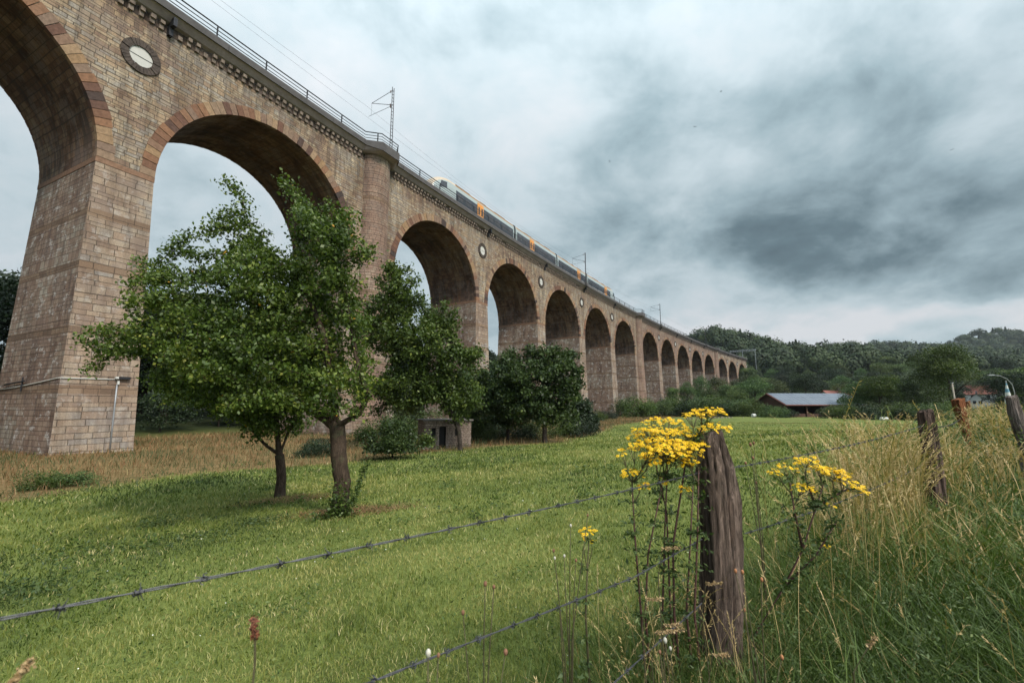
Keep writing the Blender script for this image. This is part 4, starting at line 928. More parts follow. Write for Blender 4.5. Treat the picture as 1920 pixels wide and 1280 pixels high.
def proto_bush(seed, h, w, n, ls, lm):
    global rng; keep = rng; rng = np.random.default_rng(seed); P = []; T = []
    for i in range(15):
        a = rng.uniform(0, 6.28); q = w * .5 * rng.random() ** .7; s = w * rng.uniform(.12, .27); z = rng.uniform(.05, .72) * h * (1 - .45 * q / (w * .5)); k = n // 15
        d = rng.normal(0, 1, (k, 3)); d /= np.linalg.norm(d, axis=1)[:, None]; r = s * (1 + rng.normal(0, .16, k) + .2 * np.sin(d[:, 0] * 7 + i) * np.sin(d[:, 1] * 8)) * np.where(rng.random(k) < .2, rng.uniform(.5, 1.25, k), 1)
        P.append(np.array([math.cos(a) * q, math.sin(a) * q, z + s * .4]) + d * r[:, None] * np.array([1, 1, rng.uniform(.8, 1.3)])); T.append(rng.normal(.45, .16, k) + rng.uniform(-.2, .2))
    P = np.concatenate(P); P[:, 2] = np.maximum(P[:, 2], rng.uniform(0, .3, len(P))); V, F, T = leafquads(P, ls * rng.uniform(.6, 1.3, len(P)), np.clip(np.concatenate(T), 0, 1), .7)
    cr = npmesh('foliage', V, F, T, lm, do_link=False); tb = MB()
    for i in range(5): a = i * 1.3; tb.tube([(0, 0, -.3), (math.cos(a) * w * .12, math.sin(a) * w * .12, h * .3), (math.cos(a) * w * .22, math.sin(a) * w * .22, h * .6)], [.05, .035, .01], 5)
    tk = tb.build('stem', m_bark2); COL.objects.unlink(tk); rng = keep; return (cr, tk)
PX_ = [proto_bush(i + 80, 4.2, 5.2, 5200, .2, (m_leafw, m_leafo, m_leafd)[i]) for i in range(3)]
# wood behind the viaduct
G1 = 'dark woodland trees close behind the viaduct'
k = 0
r_ = random.Random(5)
for s in np.arange(-70, 236, 6.4):
    for D, hh in ((-19, .80), (-29, .95), (-41, 1.02)):
        s2 = s + r_.uniform(-2.4, 2.4); D2 = D + r_.uniform(-3, 3); q = W(s2, D2, 0)
        if D > -25 and r_.random() < .35: continue
        place(PD_[k % 3], q.x, q.y, hh * r_.uniform(.78, 1.06), r_.uniform(0, 6.28), 'woodland_tree', 'dark leafy tree in the wood seen behind the viaduct piers', 'tree', G1); k += 1
for i in range(34):      # undergrowth closing the wood's edge
    s = -60 + i * 7 + r_.uniform(-2, 2); q = W(s, -14.5 + r_.uniform(-1.5, 1), 0); place(PS_[i % 3], q.x, q.y, r_.uniform(.8, 1.35), r_.uniform(0, 6), 'woodland_shrub', 'dark shrub along the edge of the wood behind the piers', 'shrub', 'shrubs along the edge of the wood')
# shrubs and trees at the feet of the far piers
G2 = 'bushes massed at the foot of the far piers'
for px, py, d, sc, sx, pr in ((1175, 785, 118, 1.25, 1.2, 0), (1200, 786, 112, 1.3, 1.3, 1), (1225, 783, 125, 1.0, 1.3, 2), (1245, 784, 118, 1.15, 1.2, 0), (1270, 783, 122, 1.4, 1.3, 1), (1295, 783, 118, 1.5, 1.2, 2), (1320, 784, 115, 1.25, 1.4, 0), (1345, 784, 112, 1.3, 1.4, 1),
    (1370, 784, 108, 1.15, 1.4, 2), (1395, 783, 105, 1.0, 1.4, 0), (1415, 783, 100, .95, 1.4, 1), (1140, 790, 95, .55, 1.3, 2), (1060, 800, 80, .8, 1.5, 0), (1120, 793, 82, .55, 1.2, 1)):
    q = at(px, py, d); place(PX_[pr], q.x, q.y, sc, px, 'bush', 'dark green bush at the foot of the far piers, behind the yellow flowers', 'bush', G2, sx=sx)
G3 = 'trees standing in front of the far arches'
T3L = ['slim tree before the far arches, leftmost of that clump', 'tree before the far arches, second from the left of that clump', 'taller tree before the far arches, third from the left of that clump', 'tallest tree before the far arches, right in front of the last round column', 'small tree before the last two arches, right of the tallest one', 'low broad tree at the foot of the tallest one before the arches', 'tree hiding the very end of the viaduct', 'low broad tree just left of where the viaduct ends']
for (px, d, sc, pr, sx), lb3 in zip(((1262, 150, .66, PB_[1], .7), (1290, 140, .78, PB_[0], .7), (1318, 150, .95, PB_[2], .7), (1345, 165, 1.0, PB_[3], .8), (1366, 150, .72, PB_[1], 1.0), (1334, 135, .6, PB_[2], 1.0), (1398, 190, 1.1, PB_[0], 1.0), (1385, 140, .62, PB_[3], 1.1)), T3L):
    q = at(px, 761, d); place(pr, q.x, q.y, sc * .92, px * .37, 'broadleaf_tree', lb3, 'tree', G3, sx=sx)
for i, (px, d, sc, sx) in enumerate(((892, 35, .42, 1.1), (918, 36, .36, 1.2), (975, 36, .38, 1.3), (1000, 37, .42, 1.2), (1052, 38, .42, 1.3), (1078, 38, .5, 1.2), (770, 37, .5, 1.3), (700, 36, .45, 1.3), (905, 40, .75, 1.2))):
    q = at(px, 761, d); place(PX_[i % 3], q.x, q.y, sc, i * 1.7, 'bush', 'undergrowth bush in the tangle behind the shed and cherry trunks', 'bush', 'undergrowth between the shed and the cherry trees', sx=sx)
for i, (px, d, sc, lab) in enumerate(((170, 16.4, .15, 'low dark bramble in the dry grass before the nearest pier'), (95, 15.8, .18, 'small bramble left of the other in the dry grass'), (590, 26, .30, 'small bush in the rough grass between the two plum trunks'))):
    q = at(px, 761, d); place(PX_[i % 3], q.x, q.y, sc, i, 'bramble', lab, 'bush', None, sx=1.5)
for px, d, pr, sc, lab in ((905, 47, PB_[1], .40, 'round tree filling the gap between the shed and the cherry trees'), (874, 52, PB_[2], .50, 'green tree behind the shed, partly hidden by the ragged orchard tree'), (782, 45, PB_[0], .42, 'low leafy tree left of the shed, at the foot of the round column')):
    q = at(px, 761, d); place(pr, q.x, q.y, sc, px * .3, 'broadleaf_tree', lab, 'tree', None, sx=1.0)
# wooded slope right of the viaduct's end, and the trees behind the barn
G4 = 'trees on the wooded slope behind the barn'
n4 = 0
for d in (150, 172, 196, 224, 256, 292, 335, 385):
    step = 9.5 / d * FPX * (1 + d / 900)
    x0 = 1400 if d < 190 else 1330
    for px in np.arange(x0, 2040, step):
        px2 = px + r_.uniform(-.35, .35) * step; d2 = d * r_.uniform(.95, 1.06); q = at(px2, 761, d2); s_, D_ = sd(q.x, q.y)
        if D_[0] < 12 and s_[0] < 262: continue
        if px2 > 1600 and d < 165: continue
        place((PB_ + PB_ + PD_)[r_.randrange(11)], q.x, q.y, r_.uniform(.72, 1.08) * (1.0 if d > 180 else .8), r_.uniform(0, 6), 'broadleaf_tree', 'broadleaf tree of the wooded slope beyond the barn', 'tree', G4, sx=1.1); n4 += 1
G5 = 'conifers on the hill behind the end of the viaduct'
n5 = 0
for i in range(64):
    px = 1235 + 245 * r_.random(); d = 330 + 120 * r_.random(); q = at(px, 761, d)
    place(PC_[i % 3], q.x, q.y, r_.uniform(.5, .82), r_.uniform(0, 6), 'spruce_tree', 'dark pointed spruce on the hill behind the end of the viaduct', 'tree', G5); n5 += 1
# single trees of the right hand middle distance
def single(px, d, pr, sc, sx, lab, name='broadleaf_tree'):
    q = at(px, 761, d); place(pr, q.x, q.y, sc, px * .11, name, lab, 'tree', None, sx=sx)
PO_ = proto_broad(91, 15, 13, 20000, .30, m_leafo, zlo=.1); PW_ = leafmat('willow_leaves', [(0, (.05, .07, .04)), (.5, (.11, .14, .085)), (1, (.19, .22, .14))], .2, .6, 0); PWi = proto_broad(95, 13, 12, 14000, .24, PW_, zlo=.1)
single(1785, 84, PO_, .93, .85, 'large green oak tree rising against the hill above the far fence posts')
single(1722, 96, PWi, .80, .85, 'silvery grey green willow left of the large oak')
single(1650, 88, PO_, .56, 1.0, 'low round tree between the barn and the silvery willow')
single(1608, 92, PB_[2], .50, 1.2, 'dark low tree overhanging the right end of the barn')
single(1690, 90, PB_[0], .55, 1.1, 'small dark tree in front of the silvery willow')
single(1906, 75, PD_[1], .48, 1.3, 'dark tree behind the curved street lamp')
single(1935, 80, PB_[1], .62, 1.2, 'broad tree cut by the right edge of the view')
single(1876, 130, PD_[0], .72, 1.0, 'dark tree above the white gable house')
for i, (px, d, sc) in enumerate(((1560, 86, .62), (1588, 80, .7), (1620, 78, .75), (1655, 80, .7), (1690, 76, .75), (1722, 74, .7), (1750, 70, .7), (1790, 76, .8), (1470, 92, .5), (1448, 90, .62))):
    q = at(px, 761, d); place(PX_[i % 3], q.x, q.y, sc, i, 'hedge_bush', 'bush in the dark hedge line beside the barn at the far side of the meadow', 'bush', 'hedge bushes beside the barn', sx=1.5)
# far-off wood: one mass
m_forest = leafmat('forest_canopy', [(0, (.010, .019, .007)), (.4, (.024, .042, .012)), (.8, (.046, .068, .019)), (1, (.085, .10, .032))], .1, .7, 0)
def forest():
    Vs = []; Ts = []; g = np.random.default_rng(12); n = 0; pos = []
    for d in np.geomspace(285, 1350, 44):
        st = max(8.0, d * .0135) / d * FPX
        for px in np.arange(1150 if d > 430 else 1345, 2120, st): pos.append((px + g.uniform(-.4, .4) * st, d * g.uniform(.985, 1.015)))
    pos = np.array(pos); s_, D_ = sd((pos[:, 0] - 960) / FPX * pos[:, 1], pos[:, 1]); pos = pos[(abs(D_ + 4) > 16) | (s_ > 290)]; X = (pos[:, 0] - 960) / FPX * pos[:, 1]; Y = pos[:, 1]; Z = H(X, Y)
    for x, y, z in zip(X, Y, Z):
        d = math.hypot(x, y); k = 400 if d < 700 else 210; con = g.random() < .16; R0 = g.uniform(3.8, 8.6) * (1 + d / 2500); v = g.normal(0, 1, (k, 3)); v /= np.linalg.norm(v, axis=1)[:, None]; v[:, 2] = abs(v[:, 2]) * 1.05 - .25
        r = R0 * (1 + g.normal(0, .16, k) + .12 * np.sin(v[:, 0] * 7 + x) * np.sin(v[:, 1] * 7)); c = np.array([x, y, z + 9 + g.uniform(-3, 3)])
        if con: hgt = g.random(k); r = R0 * .55 * (1 - hgt) * g.random(k) ** .4; v[:, 2] = 0; v /= np.linalg.norm(v, axis=1)[:, None] + 1e-9; c = c + np.stack([0 * hgt, 0 * hgt, (hgt * 1.3 - .6) * R0 * 1.2], 1)
        p = c + v * r[:, None] * np.array([1, 1, 1.05]); s = .62 * (1 + d / 900)
        a = g.normal(0, 1, (k, 3)); a -= (a * v).sum(1)[:, None] * v * .8; a /= np.linalg.norm(a, axis=1)[:, None]; b = np.cross(v, a); b /= np.linalg.norm(b, axis=1)[:, None]
        Vs.append(np.stack([p - a * s, p - b * s * .8, p + a * s, p + b * s * .8], 1).reshape(-1, 3)); Ts.append(np.clip(g.normal(.42, .1, k) + (-.3 if con else g.uniform(-.34, .22)), 0, 1))
    V = np.concatenate(Vs); T = np.concatenate(Ts); F = np.arange(len(V)).reshape(-1, 4)
    tag(npmesh('forest', V, F, T, m_forest), 'far off deciduous forest covering the hills', 'forest', kind='stuff')
forest()
# ================================================================== FENCE
def woodmat(name, c, warm=.0):
    m, nt = mat(name); L = nt.links; tc = N(nt, 'ShaderNodeTexCoord'); mp = N(nt, 'ShaderNodeMapping'); L.new(tc.outputs['Object'], mp.inputs[0]); mp.inputs['Scale'].default_value = (1, 1, .07)
    a = noise(nt, mp.outputs[0], 95, 8, .8, 1.5); b = noise(nt, mp.outputs[0], 16, 6, .7, 1.0); d = noise(nt, tc.outputs['Object'], 4, 4, .6)
    f = mth(nt, 'ADD', mth(nt, 'MULTIPLY', a, .55), mth(nt, 'MULTIPLY', b, .45))
    col = ramp(nt, [(.38, [x * .12 for x in c]), (.46, [x * .6 for x in c]), (.515, c), (.57, [x * 1.9 for x in c]), (.66, [min(1, x * 3.6) for x in c])], f).outputs[0]
    col = mixc(nt, .5, col, ramp(nt, [(.3, (.5, .5, .5)), (.7, (1.3, 1.25, 1.2))], d).outputs[0], 'MULTIPLY')
    finish(nt, col, .92, f, 1.0, .03, spec=.12); return m
m_w1 = woodmat('weathered_wood', (.125, .093, .078)); m_w2 = woodmat('dark_weathered_wood', (.085, .06, .05)); m_w3 = woodmat('rusty_red_wood', (.17, .068, .034)); m_w4 = woodmat('grey_weathered_wood', (.155, .13, .12))
m_lich = plain('pale_lichen', (.45, .44, .40), .95, var=.3, sc=20)
def post(prof, mat_, label, seed=1, group='wooden fence posts along the meadow', cracks=()):
    """prof: list of (x, y, z, rx, ry) centres and half widths from bottom to top, world coordinates"""
    g = random.Random(seed); n = 84; x0, y0, z0 = prof[0][:3]; mb = MB(); rings = []
    K = 70
    for i in range(K + 1):
        t = i / K * (len(prof) - 1); a = min(int(t), len(prof) - 2); f = t - a
        x, y, z, rx, ry = [prof[a][j] * (1 - f) + prof[a + 1][j] * f for j in range(5)]; ring = []
        for k in range(n):
            th = 2 * math.pi * k / n; c, s = math.cos(th), math.sin(th)
            e = 1 / (abs(c) ** 3.2 + abs(s) ** 3.2) ** (1 / 3.2)
            groove = .035 * math.sin(th * 9 + seed) + .025 * math.sin(th * 17 + i * .12) + .02 * math.sin(th * 5 + i * 46 / K * .21 + seed) + .16 * (float(vn(th * 9, i * .10, 1.0, seed)) - .5) + .12 * (float(vn(th * 22, i * .16, 1.0, seed + 5)) - .5) + .05 * (float(vn(th * 3, i * .3, 1.0, seed + 9)) - .5)
            for ct, cw, cd in cracks:
                dd = abs((th - ct - .10 * math.sin(i * .13) + math.pi) % (2 * math.pi) - math.pi)
                if dd < cw: groove -= cd * (1 - dd / cw) * min(1, i / 6)
            r = e * (1 + groove) * (1 - (.06 if i == K else 0))
            zz = z + (.03 * c * rx / .13 + .035 * (float(vn(th * 6, 3, 1.0, seed)) - .5) if i >= K - 1 else 0)
            ring.append((x - x0 + rx * r * c, y - y0 + ry * r * s, zz - z0))
        rings.append(ring)
    for i in range(K):
        for k in range(n): j = (k + 1) % n; mb.face([rings[i][k], rings[i][j], rings[i + 1][j], rings[i + 1][k]])
    top = rings[-1]; cx = sum(p[0] for p in top) / n; cy = sum(p[1] for p in top) / n; cz = sum(p[2] for p in top) / n
    for k in range(n): mb.face([top[k], top[(k + 1) % n], (cx, cy, cz + .004)])
    o = mb.build('fence_post', mat_, smooth=True); o.location = (x0, y0, z0); tag(o, label, 'post', group)
    return o
def pp(px, py, d, wpx, dep=None): c = at(px, py, d); r = wpx / 2 * d / FPX / (1 + .8 * abs(px - 960) / FPX); return (c.x, c.y, c.z, r, dep or r * .9)
post([pp(1352, 1262, 2.5, 90), pp(1352, 1200, 2.5, 86), pp(1354, 1110, 2.5, 84), pp(1354, 1010, 2.5, 86), pp(1348, 940, 2.5, 90), pp(1341, 880, 2.5, 80), pp(1336, 845, 2.5, 64), pp(1334, 812, 2.5, 46)], m_w1, 'thick weathered split wood post beside the yellow ragwort, nearest of the row', 3, cracks=((5.0, .10, .5), (4.3, .05, .15), (3.9, .04, .15)))
post([pp(1762, 1010, 5.2, 44), pp(1756, 930, 5.2, 44), pp(1748, 860, 5.2, 44), pp(1740, 800, 5.2, 42), pp(1735, 770, 5.2, 35)], m_w2, 'dark grey brown split post with a deep crack standing in the straw grass', 5, cracks=((4.9, .10, .45),))
post([pp(1822, 872, 9.6, 15), pp(1818, 840, 9.6, 17), pp(1808, 800, 9.6, 22), pp(1800, 770, 9.6, 28), pp(1795, 748, 9.6, 31)], m_w3, 'short leaning rust red post that widens at its top', 8)
post([pp(1818, 860, 13, 10), pp(1817, 790, 13, 10), pp(1815, 752, 13, 10)], m_w3, 'thin red brown post just behind the rust red one', 9)
post([pp(1930, 900, 6.6, 34), pp(1922, 830, 6.6, 35), pp(1905, 780, 6.6, 35), pp(1896, 742, 6.6, 28)], m_w4, 'grey leaning post cut by the right edge of the view', 11)
def wire(pts, label, sagk, barb_to):
    P = []
    for (a, b) in zip(pts, pts[1:]):
        a, b = Vector(a), Vector(b); n = max(4, int((b - a).length / .035))
        for i in range(n): t = i / n; q = a.lerp(b, t); q.z -= sagk * 4 * t * (1 - t); P.append(q)
    P.append(Vector(pts[-1]))
    o = empty('barbed_wire', P[0]); tag(o, label, 'wire', 'rusty barbed wires of the meadow fence')
    base = P[0].copy()
    for ph in (0, math.pi):
        m = MB(); Q = []
        for i, p in enumerate(P):
            d = (P[min(i + 1, len(P) - 1)] - P[max(i - 1, 0)]).normalized(); u = d.cross(Vector((0, 0, 1))).normalized(); v = d.cross(u); a = i * 1.15 + ph
            Q.append(p + (u * math.cos(a) + v * math.sin(a)) * .0019 - base)
        m.tube(Q, .0015, 5); m.build('strand', m_wire, o, smooth=True, merge=False)
    L = 0; nb = 0; bm_ = None; nxt = .05
    for i in range(1, len(P)):
        L += (P[i] - P[i - 1]).length
        if L > nxt and nb < barb_to:
            nxt += .115; nb += 1
            if bm_ is None:
                m = MB()
                m.tube([(.0055 * math.cos(t), (t - 8) * .0012, .0055 * math.sin(t)) for t in np.linspace(0, 16, 24)], .0013, 4)
                m.tube([(-.013, -.006, -.012), (0, -.004, .005)], [.0005, .0013], 4); m.tube([(.014, .006, -.009), (0, .004, .005)], [.0005, .0013], 4); m.tube([(-.005, .002, .018), (0, .002, 0)], [.0005, .0013], 4); m.tube([(.009, -.004, .016), (0, -.002, 0)], [.0005, .0013], 4)
                bm_ = m.build('barb', m_wire, o); b = bm_
            else: b = bm_.copy(); COL.objects.link(b)
            d = (P[i] - P[i - 1]); b.location = P[i] - base; b.rotation_euler = (random.uniform(0, 6), 0, math.atan2(d.y, d.x) - math.pi / 2)
m_wire = plain('old_wire', (.075, .075, .085), .55, .7, .4, 60)
pA = at(1312, 886, 2.38); pB = at(1732, 797, 5.05); pC = at(1802, 783, 9.45)
wire([at(-700, 1330, .46), at(0, 1160, .80), pA], 'upper barbed wire running from the lower left to the near post', .012, 70)
wire([pA + Vector((.09, .06, 0)), pB], 'upper barbed wire between the near post and the dark cracked post', .03, 70)
wire([at(560, 1330, .95), at(700, 1276, 1.12), at(1188, 1082, 1.95), at(1316, 1010, 2.38)], 'second barbed wire below the upper one, left of the near post', .0, 70)
wire([at(1396, 1000, 2.55), at(1735, 868, 5.05)], 'second barbed wire between the near post and the dark cracked post', .04, 70)
wire([at(1090, 1335, 1.75), at(1316, 1130, 2.38)], 'lowest barbed wire half hidden in grass at the foot of the near post', .0, 40)
wire([at(1760, 800, 5.3), pC], 'upper barbed wire between the dark cracked post and the rust red one', .04, 40)
# ================================================================== RAGWORT AND OTHER PLANTS
m_pet = leafmat('ragwort_petals', [(0, (.60, .32, .004)), (.5, (.80, .51, .006)), (1, (.90, .64, .02))], .3, .5, 0)
m_eye = plain('ragwort_disc', (.42, .16, .02), .8, sc=90); m_stem = plain('ragwort_stem', (.07, .06, .03), .8, sc=30, var=.5); m_redstem = plain('dark_red_stem', (.075, .035, .03), .7, sc=30)
m_weed = leafmat('weed_leaves', [(0, (.022, .040, .012)), (.5, (.058, .092, .026)), (1, (.13, .165, .05))], .25, .55, 0)
def ragwort(label, stems, corymbs, name='ragwort_plant', leafs=40, red=True):
    """stems: [[points]], corymbs: [(centre, rx, rz, count, tilt)]"""
    base = stems[0][0].copy(); o = empty(name, base); tag(o, label, 'flowering plant', 'yellow ragwort plants by the fence')
    st = MB(); SP = []
    for pts in stems:
        n = len(pts); Q = [p - base for p in pts]; st.tube(Q, [.0065 * (1 - .55 * i / max(1, n - 1)) for i in range(n)], 6)
        for a, b in zip(Q, Q[1:]):
            for t in np.linspace(0, 1, 6): SP.append(a.lerp(b, t))
    st.build('stem', m_redstem if red else m_stem, o, smooth=True)
    tw = MB(); pv = []; pt = []; ey = MB()
    for c, rx, rz, cnt, tilt in corymbs:
        C = c - base; foot = min(SP, key=lambda q: (q - (C - Vector((0, 0, .10)))).length)
        hub = C.lerp(foot, .45); tw.tube([foot, foot.lerp(hub, .5) + Vector((0, 0, -.006)), hub], [.0032, .0026, .0022], 5)
        for i in range(cnt):
            a = random.uniform(0, 6.28); q = math.sqrt(random.random()); dx = math.cos(a) * q; dy = math.sin(a) * q
            p = C + Vector((dx * rx * 1.2, dy * rx * 1.0, rz * (1 - q * q) * .6 + random.uniform(-.016, .012) + tilt * dx * rx))
            if i % 2 == 0: tw.tube([hub, p - Vector((0, 0, .004))], [.0014, .0009], 3, cap=False)
            nrm = Vector((dx * .5 + random.uniform(-.55, .55), dy * .5 - .3 + random.uniform(-.5, .5), 1)).normalized(); u = nrm.cross(Vector((0, 1, .1))).normalized(); v = nrm.cross(u)
            R_ = random.uniform(.0095, .013); npt = 11; ph = random.random()
            for k in range(npt):
                t0 = ph + 2 * math.pi * k / npt; d = u * math.cos(t0) + v * math.sin(t0); e = nrm.cross(d); dr = -.0018
                pv += [p + d * .002, p + d * R_ * .55 + e * .0022, p + d * R_ + nrm * dr, p + d * R_ * .55 - e * .0022]; pt.append(random.uniform(.2, 1))
            ey.face([p + nrm * .0016 + (u * math.cos(t) + v * math.sin(t)) * .0031 for t in (0, 1.05, 2.1, 3.14, 4.2, 5.2)])
    tw.build('flower_stalks', m_stem, o, merge=False)
    V = np.array([tuple(p) for p in pv]); F = np.arange(len(V)).reshape(-1, 4); fl = npmesh('flowers', V, F, np.array(pt), m_pet, o); ey.build('flower_discs', m_eye, fl, merge=False)
    # ragged leaves up the stems
    LP = []
    for _ in range(leafs):
        s = random.choice(SP); az = random.uniform(0, 6.28); ln = random.uniform(.03, .075)
        if s.z > max(q.z for q in SP) - .1: ln *= .5
        for j in range(9): t = (j + 1) / 9; LP.append((s.x + math.cos(az) * ln * t + random.uniform(-1, 1) * .010, s.y + math.sin(az) * ln * t + random.uniform(-1, 1) * .010, s.z + ln * (.35 * t - .5 * t * t) + random.uniform(-1, 1) * .006))
    LP = np.array(LP); V, F, T = leafquads(LP, rng.uniform(.016, .036, len(LP)), np.clip(rng.normal(.45, .2, len(LP)), 0, 1), .4, .3); npmesh('leaves', V, F, T, m_weed, o)
    return o
def A(px, py, d): return at(px, py, d)
gz = lambda px, d: Vector((A(px, 900, d).x, A(px, 900, d).y, Hs(A(px, 900, d).x, A(px, 900, d).y)))
D1 = 2.32
sts = []
for bx, mx, my, tx, ty, dd in ((1208, 1215, 1040, 1245, 890, 0), (1240, 1246, 1010, 1252, 860, .05), (1262, 1262, 1020, 1285, 870, .02), (1285, 1292, 1060, 1300, 900, .06), (1200, 1190, 1000, 1185, 905, -.03), (1255, 1250, 960, 1225, 850, .08), (1300, 1308, 1000, 1310, 880, -.08)):
    d = D1 + dd; sts.append([gz(bx, d), A(bx + 2, 1150, d), A(mx, my, d), A(tx, ty, d)])
sts[2] += [A(1300, 830, D1), A(1325, 790, D1 - .05)]
cor = []
def cl(px, py, rpx, n, dd=0, rz=.03, tilt=0): d = D1 + dd; cor.append((A(px, py, d), rpx * d / FPX, rz, int(n * .95), tilt))
for t in ((1222, 808, 34, 60, .05), (1250, 792, 30, 50, .1), (1262, 815, 34, 64, 0), (1290, 808, 26, 44, .05), (1240, 830, 40, 80, -.05), (1275, 835, 38, 78, -.08), (1300, 832, 22, 40, 0), (1215, 838, 26, 40, .05), (1255, 850, 36, 60, -.1), (1285, 858, 26, 40, -.05), (1225, 790, 20, 24, .12),
          (1205, 818, 18, 24, .1), (1190, 822, 13, 14, .1), (1193, 838, 13, 16, 0), (1165, 851, 10, 12, 0), (1186, 888, 18, 34, -.05), (1218, 858, 16, 24, -.05), (1228, 868, 12, 16, -.1), (1242, 860, 14, 18, .1), (1268, 862, 14, 18, -.1), (1288, 872, 14, 18, -.08), (1207, 912, 12, 12, -.05), (1243, 903, 7, 8, 0), (1283, 918, 10, 10, -.05), (1300, 780, 22, 26, .08),
          (1330, 772, 24, 32, -.05), (1315, 776, 12, 14, -.1), (1345, 774, 16, 16, 0), (1352, 802, 24, 26, -.1), (1330, 804, 14, 12, -.12), (1300, 845, 16, 22, -.1), (1230, 842, 20, 30, -.15)):
    cl(*t)
ragwort('tall ragwort with a dense mass of yellow flower heads left of the near post', sts, cor, leafs=300)
D1 = 2.55; cor = []; d = D1
s2 = [[gz(1400, d), A(1415, 1190, d), A(1470, 1100, d), A(1505, 1030, d), A(1530, 950, d), A(1545, 905, d)], [A(1470, 1100, d), A(1530, 1040, d), A(1570, 975, d - .02)], [A(1505, 1030, d), A(1490, 960, d + .03), A(1480, 900, d + .03)], [A(1530, 950, d), A(1590, 915, d)], [A(1530, 950, d), A(1510, 895, d)]]
for t in ((1512, 862, 18, 24, 0), (1505, 872, 14, 16, .05), (1535, 880, 18, 30, 0), (1558, 884, 20, 34, 0), (1575, 890, 16, 26, 0), (1585, 902, 16, 20, -.03), (1605, 915, 13, 16, 0), (1617, 925, 9, 9, 0), (1470, 876, 11, 12, 0), (1453, 888, 11, 14, 0), (1506, 914, 18, 24, 0), (1525, 925, 8, 8, 0), (1552, 948, 10, 10, 0), (1548, 1031, 9, 6, 0), (1490, 880, 10, 8, .05)): cl(*t)
ragwort('leaning ragwort with a dark red stem and flat yellow heads right of the near post', s2, cor, leafs=130)
D1 = 2.3; cor = []; d = D1
for t in ((1105, 996, 15, 16, 0), (1090, 1010, 5, 3, 0), (1115, 1012, 5, 4, 0)): cl(*t)
ragwort('small ragwort with a single yellow head in the grass left of the tall one', [[gz(1100, d), A(1098, 1150, d), A(1104, 1010, d)]], cor, leafs=24, red=False)
# seed-head plants in the left foreground
m_bud = plain('brown_seed_head', (.20, .10, .06), .9, sc=80, var=.4); m_fluff = plain('white_seed_fluff', (.45, .42, .36), .95, sc=80); m_obud = plain('orange_bud', (.34, .15, .07), .8, sc=80)
def seedplant(label, d, base_px, heads, mt, name='seed_head_plant'):
    b = gz(base_px, d); o = empty(name, b); tag(o, label, 'wild plant', 'withered seed head plants in the foreground'); st = MB(); 
    fork = None
    for i, (px, py, r) in enumerate(heads):
        e = A(px, py, d + .05 * math.sin(i * 2.1)) - b; m1 = Vector((e.x * .25 + .01 * math.sin(i), e.y * .25, e.z * .5)); m2 = Vector((e.x * .7, e.y * .7, e.z * .82))
        st.tube([(0, 0, 0), m1, m2, e], [.003, .0028, .002, .0014], 5)
        h = MB(); R_ = .8 * r * d / FPX; h.lathe([(0, -R_ * 1.3), (R_ * .6, -R_ * .9), (R_ * .85, 0), (R_ * .8, R_ * .5), (R_ * .55, R_ * 1.0), (R_ * .25, R_ * 1.25), (0, R_ * 1.3)], tuple(e), 12); h.build('seed_head', mt[i % len(mt)], o, smooth=True)
    st.build('stem', m_stem, o, smooth=True)
    sp = [Vector((0, 0, z)) for z in np.linspace(.05, .45, 6)]
    LP = np.array([(random.uniform(-.05, .05), random.uniform(-.05, .05), random.uniform(.02, .4)) for _ in range(50)]); V, F, T = leafquads(LP, rng.uniform(.02, .045, 50), np.clip(rng.normal(.5, .2, 50), 0, 1), .35, .2); npmesh('leaves', V, F, T, m_weed, o)
seedplant('withered plant with brown and white tufted heads left of the small ragwort', 2.1, 1060, [(1038, 1032, 3.2), (1058, 1042, 3.2), (1080, 1050, 3.2), (1070, 985, 3), (1102, 966, 2.6), (1040, 1046, 3)], [m_bud, m_fluff])
seedplant('withered plant with brown heads at the bottom edge below the meadow', 1.5, 905, [(868, 1148, 4.5), (910, 1094, 5), (948, 1222, 5.5), (926, 1100, 4)], [m_bud])
seedplant('plant with one fluffy white head close above the second wire', 1.15, 815, [(803, 1224, 7), (822, 1228, 4.5)], [m_fluff, m_bud])
seedplant('plant with orange buds in front of the near post', 1.9, 1400, [(1379, 1070, 4), (1392, 1072, 4), (1428, 1086, 4), (1466, 1232, 4.5), (1396, 1143, 3.5)], [m_obud])
seedplant('plant with a fluffy head among the straw at the foot of the near post', 1.7, 1250, [(1247, 1200, 5), (1237, 1222, 4), (1257, 1215, 3.5)], [m_fluff, m_bud])
seedplant('dark withered heads standing right of the near post', 3.0, 1420, [(1407, 833, 3.6), (1413, 830, 3.0), (1398, 868, 3), (1412, 858, 3), (1418, 905, 3)], [m_bud])
def spike(label, pts, r, mt, name='dock_spike'):
    b = pts[0]; o = empty(name, b); tag(o, label, 'wild plant'); m = MB(); m.tube([p - b for p in pts], [.0022] * len(pts), 5); m.build('stem', m_stem, o)
    a, c = pts[-2] - b, pts[-1] - b; LP = np.array([tuple(a.lerp(c, random.random()) + Vector([random.gauss(0, r) for _ in range(3)])) for _ in range(160)]); V, F, T = leafquads(LP, rng.uniform(.004, .009, 160), rng.random(160), .8); npmesh('seeds', V, F, T, mt, o)
m_rust = leafmat('rusty_seeds', [(0, (.10, .035, .02)), (1, (.26, .09, .05))], .1, .8, 0); m_strw = leafmat('straw_seeds', [(0, (.30, .19, .10)), (1, (.5, .36, .2))], .2, .8, 0)
spike('rusty dock seed spike standing alone in the left foreground', [gz(478, .95), A(478, 1240, .95), A(478, 1196, .95), A(474, 1158, .95)], .0035, m_rust)
spike('straw coloured grass ear in the bottom left corner', [gz(15, .75), A(15, 1300, .75), A(28, 1275, .75), A(60, 1236, .75)], .0022, m_strw, 'grass_ear')
